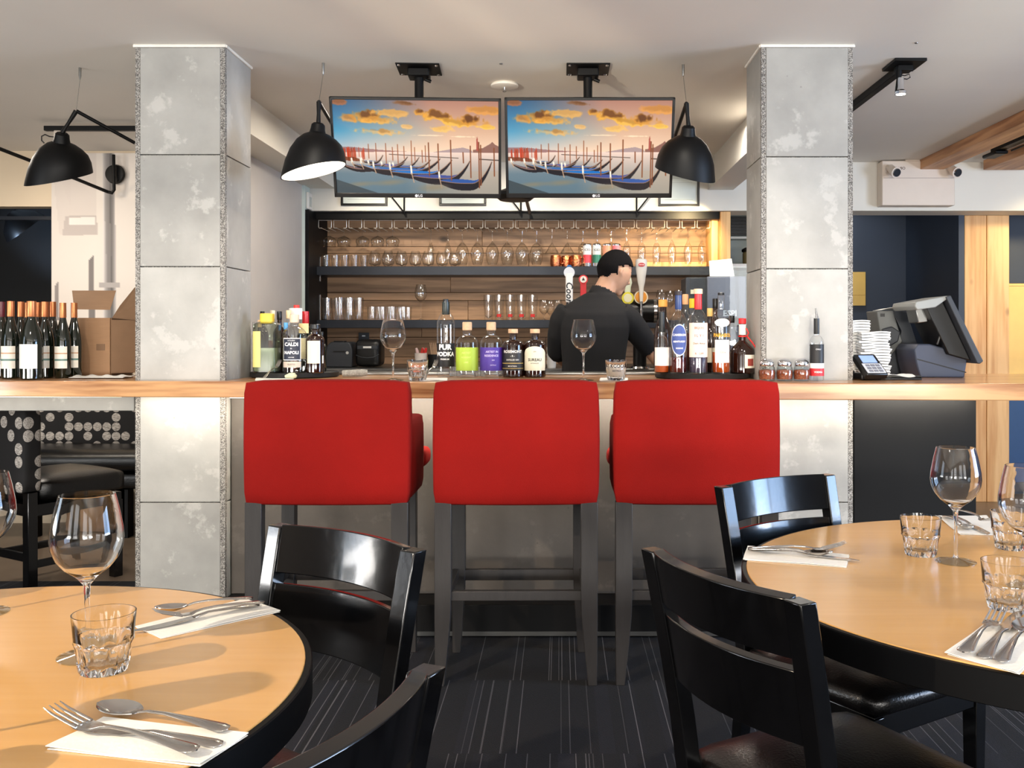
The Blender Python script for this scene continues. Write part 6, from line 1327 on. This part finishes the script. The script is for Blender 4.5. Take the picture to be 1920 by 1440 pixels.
R30 = Matrix.Translation((0, 0, .056)) @ Matrix.Rotation(math.radians(38), 4, 'X')
MB().box(-.052, .052, -.06, .075, -.02, .01, m=R30).build('case', 'plasticb', t, smooth=0, bevel=.006); MB().box(-.035, .035, .015, .062, .0102, .0125, m=R30).build('screen', paint((150, 176, 230), .2), t, smooth=0); MB().box(-.05, .05, -.01, .09, 0, .03).build('foot', 'plasticb', t, smooth=0, bevel=.006)
MB().box(-.044, .044, -.052, .010, .0102, .0112, m=R30).build('keypad_plate', paint((196, 198, 202), .4), t, smooth=0)
for i in range(3):
    for j in range(3): MB().box(-.032+.024*i, -.014+.024*i, -.046+.018*j, -.034+.018*j, .0112, .0135, m=R30).build('key', paint((120, 122, 130)), t, smooth=0)
MB().tube([(-.05, .05, .03), (-.08, .06, .06), (-.10, .07, .05), (-.09, .07, .02), (-.11, .08, .006), (-.06, .09, .005)], .005, 8).build('coiled_cable', 'plasticb', t)
plain('bill_tray', MB().box(-.07, .09, -.02, .10, 0, .008).box(-.07, -.066, -.02, .10, .008, .018).box(.086, .09, -.02, .10, .008, .018), 'plasticb', 'small black bill tray between the card terminal and the till', 'tray', ((1686-CX)/F*4.12, 4.12, zb), smooth=0, bevel=.002)
plain('bill_slip', MB().slab(lambda u, v: (-.06+.13*u, .08*v, .017+.006*math.sin(u*6+v*3)), 12, 4, .001), 'paper', 'curled white slip lying in the small black bill tray', 'paper', ((1686-CX)/F*4.12, 4.12, zb))
# stacks of folded paper napkins: every one is a thing
base_nap = None
def napstack(px, d, top, n_, lab):
    global base_nap
    X = (px-CX)/F*d; htot = (CY+.2*F/d-top)/F*d; th = htot/n_; r = random.Random(px)
    for i in range(n_):
        if base_nap is None:
            b_ = MB(); b_.slab(lambda u, v: (.065*(1-2*u), .065*(2*v-1), .004+.0025*math.sin(u*5)*math.cos(v*4)), 6, 6, .0045); b_.slab(lambda u, v: (.063*(1-2*u), .063*(2*v-1), -.0015+.001*math.sin(u*4)), 4, 4, .0035)
            o = base_nap = b_.build('paper_napkin', 'paper', smooth=60)
        else: o = base_nap.copy(); COL.objects.link(o)
        o.location = (X+r.uniform(-.006, .006), d+r.uniform(-.006, .006), zb+th*(i+.5)); o.rotation_euler = (0, 0, r.uniform(-.12, .12)); o.scale = (1, 1, th/.0105)
        tag(o, ('topmost folded white napkin of the %s' if i == n_-1 else 'folded white napkin in the %s') % lab, 'napkin', 'folded napkins in the '+lab)
napstack(1634, 4.42, 623, 16, 'shorter stack next to the till'); napstack(1596, 4.5, 602, 20, 'taller stack half behind the right pillar')
# ================================================================== LEFT SEATING BEHIND THE BAR
bx0, bx1 = -4.6, -1.96
t = thing('banquette', 'long black leather banquette with a dotted fabric back under the mural', 'banquette', ((bx0+bx1)/2, 5.9, 0)); hw = (bx1-bx0)/2
softbox(-hw, hw, .42, .56, .50, .84, 7, .006, .03).build('backrest', 'dots', t, smooth=180)
softbox(-hw, hw, -.02, .44, .41, .54, 9, .012, .05).build('seat_cushion', 'leather', t, smooth=180); softbox(-hw, hw, .005, .44, .30, .41, 7, .006, .03).build('seat_base', 'leather', t, smooth=180)
for x in (-hw+.1, -.55, .0, .55, hw-.75, hw-.1): MB().box(x-.04, x+.04, .03, .11, 0, .30).build('leg', 'blackm', t, smooth=0)
MB().box(-hw, hw, .5, .56, 0, .5).build('rear_board', 'beige', t, smooth=0)
for x, w_, h_, lb in ((-3.0, .34, .22, 'brown carton stored under the banquette, left one'), (-2.42, .3, .25, 'brown carton stored under the banquette, right one by the pillar')):
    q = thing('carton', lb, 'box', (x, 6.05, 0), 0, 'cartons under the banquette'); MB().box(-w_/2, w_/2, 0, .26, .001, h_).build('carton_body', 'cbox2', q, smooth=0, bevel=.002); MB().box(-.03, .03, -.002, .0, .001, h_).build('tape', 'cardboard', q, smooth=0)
DC = 4.72
t = thing('dotted_chair', 'high-backed chair in black fabric with pale dots at the left edge under the bar', 'chair', ((10-CX)/F*DC, DC, 0), -.55)
softbox(-.24, .24, -.05, .05, .50, .90, 7, .006, .025).build('backrest', 'dots', t, smooth=180); softbox(-.24, .24, .04, .50, .44, .56, 7, .014, .04).build('seat', 'leather', t, smooth=180)
MB().box(-.22, .22, .0, .48, .38, .44).build('seat_frame', 'black', t, smooth=0, bevel=.004)
for s in (-1, 1):
    for y in (0, .45): MB().box(s*.2-.024, s*.2+.024, y-.024+.01, y+.024+.01, 0, .5 if y == 0 else .4).build('leg', 'black', t, smooth=0, bevel=.003)
    MB().box(s*.2-.012, s*.2+.012, 0, .45, .13, .165).build('stretcher', 'black', t, smooth=0, bevel=.002)
MB().box(-.2, .2, .0, .02, .16, .20).build('stretcher', 'black', t, smooth=0, bevel=.002)
plain('low_table_frame', MB().box(0, 1.1, 0, .04, .18, .225).box(.0, .04, 0, .04, 0, .74).box(1.06, 1.1, 0, .04, 0, .74), 'blackm', 'black low table frame in front of the banquette', 'table frame', (-3.15, 5.35, 0), smooth=0, bevel=.003) if False else None
# ================================================================== THE BARMAN
def skin_chain(chains, radii):
    me = bpy.data.meshes.new('p'); vs = []; es = []; rd = []; ix = {}
    for ch in chains:
        for a, b_ in zip(ch[:-1], ch[1:]): es.append((a, b_))
    names = list(radii); vi = {n_: i for i, n_ in enumerate(names)}
    me.from_pydata([tuple(radii[n_][0]) for n_ in names], [(vi[a], vi[b_]) for a, b_ in es], [])
    o = bpy.data.objects.new('p', me); COL.objects.link(o)
    m = o.modifiers.new('s', 'SKIN'); m.branch_smoothing = .6
    for n_, v in zip(names, me.skin_vertices[0].data): v.radius = radii[n_][1]
    me.skin_vertices[0].data[vi[names[0]]].use_root = True
    ss = o.modifiers.new('u', 'SUBSURF'); ss.levels = 2
    m2 = bpy.data.meshes.new_from_object(o.evaluated_get(bpy.context.evaluated_depsgraph_get()))
    b_ = MB(); b_.v = [tuple(v.co) for v in m2.vertices]; b_.f = [tuple(p.vertices) for p in m2.polygons]
    bpy.data.objects.remove(o); return b_
V = Vector
PO = V((.20, 5.5, 0))
j = dict(er=(V((.325, .10, 1.175)),), wr=(V((.445, .12, 1.045)),), el=(V((-.215, .09, 1.16)),), wl=(V((-.10, .33, 1.075)),))
bd = MB()
def ring(x, y, z, a, b_, k=2.4, n=28): return [(x+a*math.copysign(abs(math.cos(t))**(2/k), math.cos(t)), y+b_*math.copysign(abs(math.sin(t))**(2/k), math.sin(t)), z) for t in [2*PI*q/n for q in range(n)]]
bd.loft([ring(.0, 0, .86, .15, .11), ring(0, 0, .93, .178, .122), ring(-.005, 0, 1.0, .176, .118), ring(-.008, .0, 1.10, .168, .112), ring(-.005, .005, 1.20, .178, .118), ring(0, .01, 1.30, .192, .122), ring(0, .02, 1.37, .192, .115), ring(.005, .028, 1.415, .172, .095), ring(.015, .035, 1.45, .125, .078), ring(.03, .045, 1.485, .080, .066)])
bd.tube([V((.03, .045, 1.47)), V((.055, .06, 1.52)), V((.09, .078, 1.585))], [.064, .057, .056], 20)
bd.tube([V((-.145, .02, 1.385)), V((-.185, .03, 1.33)), V((-.205, .05, 1.25)), V((-.215, .09, 1.16)), V((-.175, .19, 1.11)), V((-.13, .28, 1.085)), V((-.10, .33, 1.075)), V((-.085, .37, 1.07))], [.070, .066, .057, .049, .043, .034, .027, .03], 18)
bd.tube([V((.145, .02, 1.375)), V((.20, .035, 1.33)), V((.26, .06, 1.26)), V((.325, .10, 1.175)), V((.375, .115, 1.11)), V((.42, .12, 1.07)), V((.45, .12, 1.045)), V((.49, .117, 1.03))], [.070, .068, .059, .049, .043, .034, .027, .03], 18)
for s_ in (-1, 1):
    bd.tube([V((s_*.085, .0, .92)), V((s_*.095, 0, .78)), V((s_*.10, 0, .62)), V((s_*.105, 0, .50)), V((s_*.108, -.005, .36)), V((s_*.11, .0, .20)), V((s_*.112, .0, .09)), V((s_*.112, .0, .05))], [.098, .094, .076, .064, .062, .048, .040, .044], 20)
    bd.tube([V((s_*.112, -.04, .042)), V((s_*.115, .03, .045)), V((s_*.125, .11, .036)), V((s_*.132, .17, .030))], [.036, .042, .044, .028], 16, flat=.8)
# head: facing right and away, looking down
fd = V((.80, .46, -.34)).normalized(); upv = (V((.12, .06, 1))-fd*V((.12, .06, 1)).dot(fd)).normalized(); sdv = fd.cross(upv)
HC = V((.118, .09, 1.622))
def hp(f, s, u): return HC+fd*f+sdv*s+upv*u
hm = MB()
def headf(u_, v_):
    a, b_ = u_*2*PI, v_*PI; x, y, z = math.cos(a)*math.sin(b_), math.sin(a)*math.sin(b_), math.cos(b_)
    f, s, u = x*.104, y*.082, z*.124
    if z < 0: k = 1+z*.28; s *= k; f = f*(1+z*.12)+(-z)*.016
    if x < -.2 and z < -.1: f *= 1+.25*z
    return tuple(hp(f, s, u))
hm.grid(headf, 28, 18)
hm.tube([hp(.085, 0, .018), hp(.103, 0, -.008), hp(.114, 0, -.026), hp(.10, 0, -.036)], [.008, .011, .014, .010], 10)
hm.tube([hp(.08, 0, -.07), hp(.095, 0, -.062), hp(.098, 0, -.058)], [.022, .015, .006], 10).tube([hp(.06, 0, -.10), hp(.088, 0, -.098)], [.03, .015], 10)
hm.tube([hp(.07, -.03, .03), hp(.092, 0, .03), hp(.07, .03, .03)], [.012, .011, .012], 8)
for s in (-1, 1): hm.tube([hp(-.004, s*.080, .016), hp(-.010, s*.088, .010), hp(-.010, s*.087, -.010), hp(.0, s*.081, -.026)], [.006, .008, .008, .005], 8)
hm.tube([V((.06, .06, 1.50)), HC+upv*-.06-fd*.02], [.058, .056], 16)
def fingers(w0, d, up_, s, k=1.):
    out_ = MB(); sd = d.cross(up_).normalized(); c = w0
    for i, (off, ln) in enumerate(((-.026, .066), (-.009, .076), (.009, .072), (.025, .058))):
        a = c+sd*off+d*.02; out_.tube([a, a+d*ln*.5+up_*.004, a+d*ln*.8-up_*.012, a+d*ln-up_*.03], [.0095, .009, .0085, .006], 8)
    a = c-sd*s*.024-d*.03; out_.tube([a, a+d*.025-sd*s*.018, a+d*.055-sd*s*.022-up_*.012], [.011, .010, .007], 8); return out_
fr_h = fingers(V((.505, .115, 1.022)), V((.93, -.02, -.25)).normalized(), V((.2, 0, .95)), 1); fl_h = fingers(V((-.08, .385, 1.063)), V((.4, .9, -.1)).normalized(), V((0, .1, 1)), -1)
allm = MB()
for b_ in (bd, hm, fr_h, fl_h): allm.add(b_.v, b_.f)
me = allm.mesh('body'); o = bpy.data.objects.new('body', me); COL.objects.link(o)
rm = o.modifiers.new('r', 'REMESH'); rm.mode = 'VOXEL'; rm.voxel_size = .008
sm_ = o.modifiers.new('s', 'SMOOTH'); sm_.iterations = 2
m2 = bpy.data.meshes.new_from_object(o.evaluated_get(bpy.context.evaluated_depsgraph_get())); bpy.data.objects.remove(o)
man = thing('person', 'person in a black shirt seen from behind, head turned right, reaching behind the bottles', 'person', PO)
m2.name = 'body'; body = bpy.data.objects.new('body', m2); COL.objects.link(body); body.parent = man; m2.materials.clear(); m2.materials.append(M['skin'])
for p in m2.polygons: p.use_smooth = True
def shell(name, test, off, mat):
    nv = [v.normal.copy() for v in m2.vertices]; keep = [test(v.co) for v in m2.vertices]; mp = {}; b_ = MB()
    for p in m2.polygons:
        if all(keep[i] for i in p.vertices):
            f = []
            for i in p.vertices:
                if i not in mp: mp[i] = len(b_.v); b_.v.append(tuple(m2.vertices[i].co+nv[i]*off))
                f.append(mp[i])
            b_.f.append(tuple(f))
    o = b_.build(name, mat, man, smooth=180); so = o.modifiers.new('t', 'SOLIDIFY'); so.thickness = off*.8; so.offset = -1; return o
def arm_out(c):   # past the short sleeve
    er, wr, el, wl_ = j['er'][0], j['wr'][0], j['el'][0], j['wl'][0]
    return ((c-er).dot((wr-er).normalized()) > .015 and c.x > .27) or ((c-el).dot((wl_-el).normalized()) > .03 and c.y > .08 and c.z < 1.2 and c.x < -.04)
dist_head = lambda c: (c-HC).length
shell('shirt', lambda c: c.z > .88 and not arm_out(c) and (c-V((.07, .07, 1.545))).dot(V((.35, .2, .9))) < -.035 and dist_head(c) > .09, .012, 'shirt')
shell('trousers', lambda c: .085 < c.z < .92 and abs(c.x) < .24 and c.y < .17, .010, paint((22, 22, 26), .8))
shell('shoe', lambda c: c.z < .10, .008, 'plasticb')
def hairtest(c):
    d = c-HC; f, s, u = d.dot(fd), d.dot(sdv), d.dot(upv)
    return d.length < .16 and (u > .035+.3*f if f > 0 else u > -.03+(-.03 if f < -.05 else 0)) and not (abs(d.dot(sdv)) > .078 and u < .022 and f > -.03) and not (f > .085 and u < .08)
shell('hair', hairtest, .012, 'hair')
for s in (-1, 1):
    MB().lathe([(0, -.011), (.006, -.009), (.010, -.003), (.010, .003), (.006, .009), (0, .011)], 14, m=Matrix.Translation(hp(.082, s*.032, .006))).build('eye', paint((236, 232, 228), .2), man)
    MB().tube([hp(.088, s*.018, .026), hp(.088, s*.034, .031), hp(.076, s*.05, .024)], .0035, 6).build('eyebrow', 'hair', man)
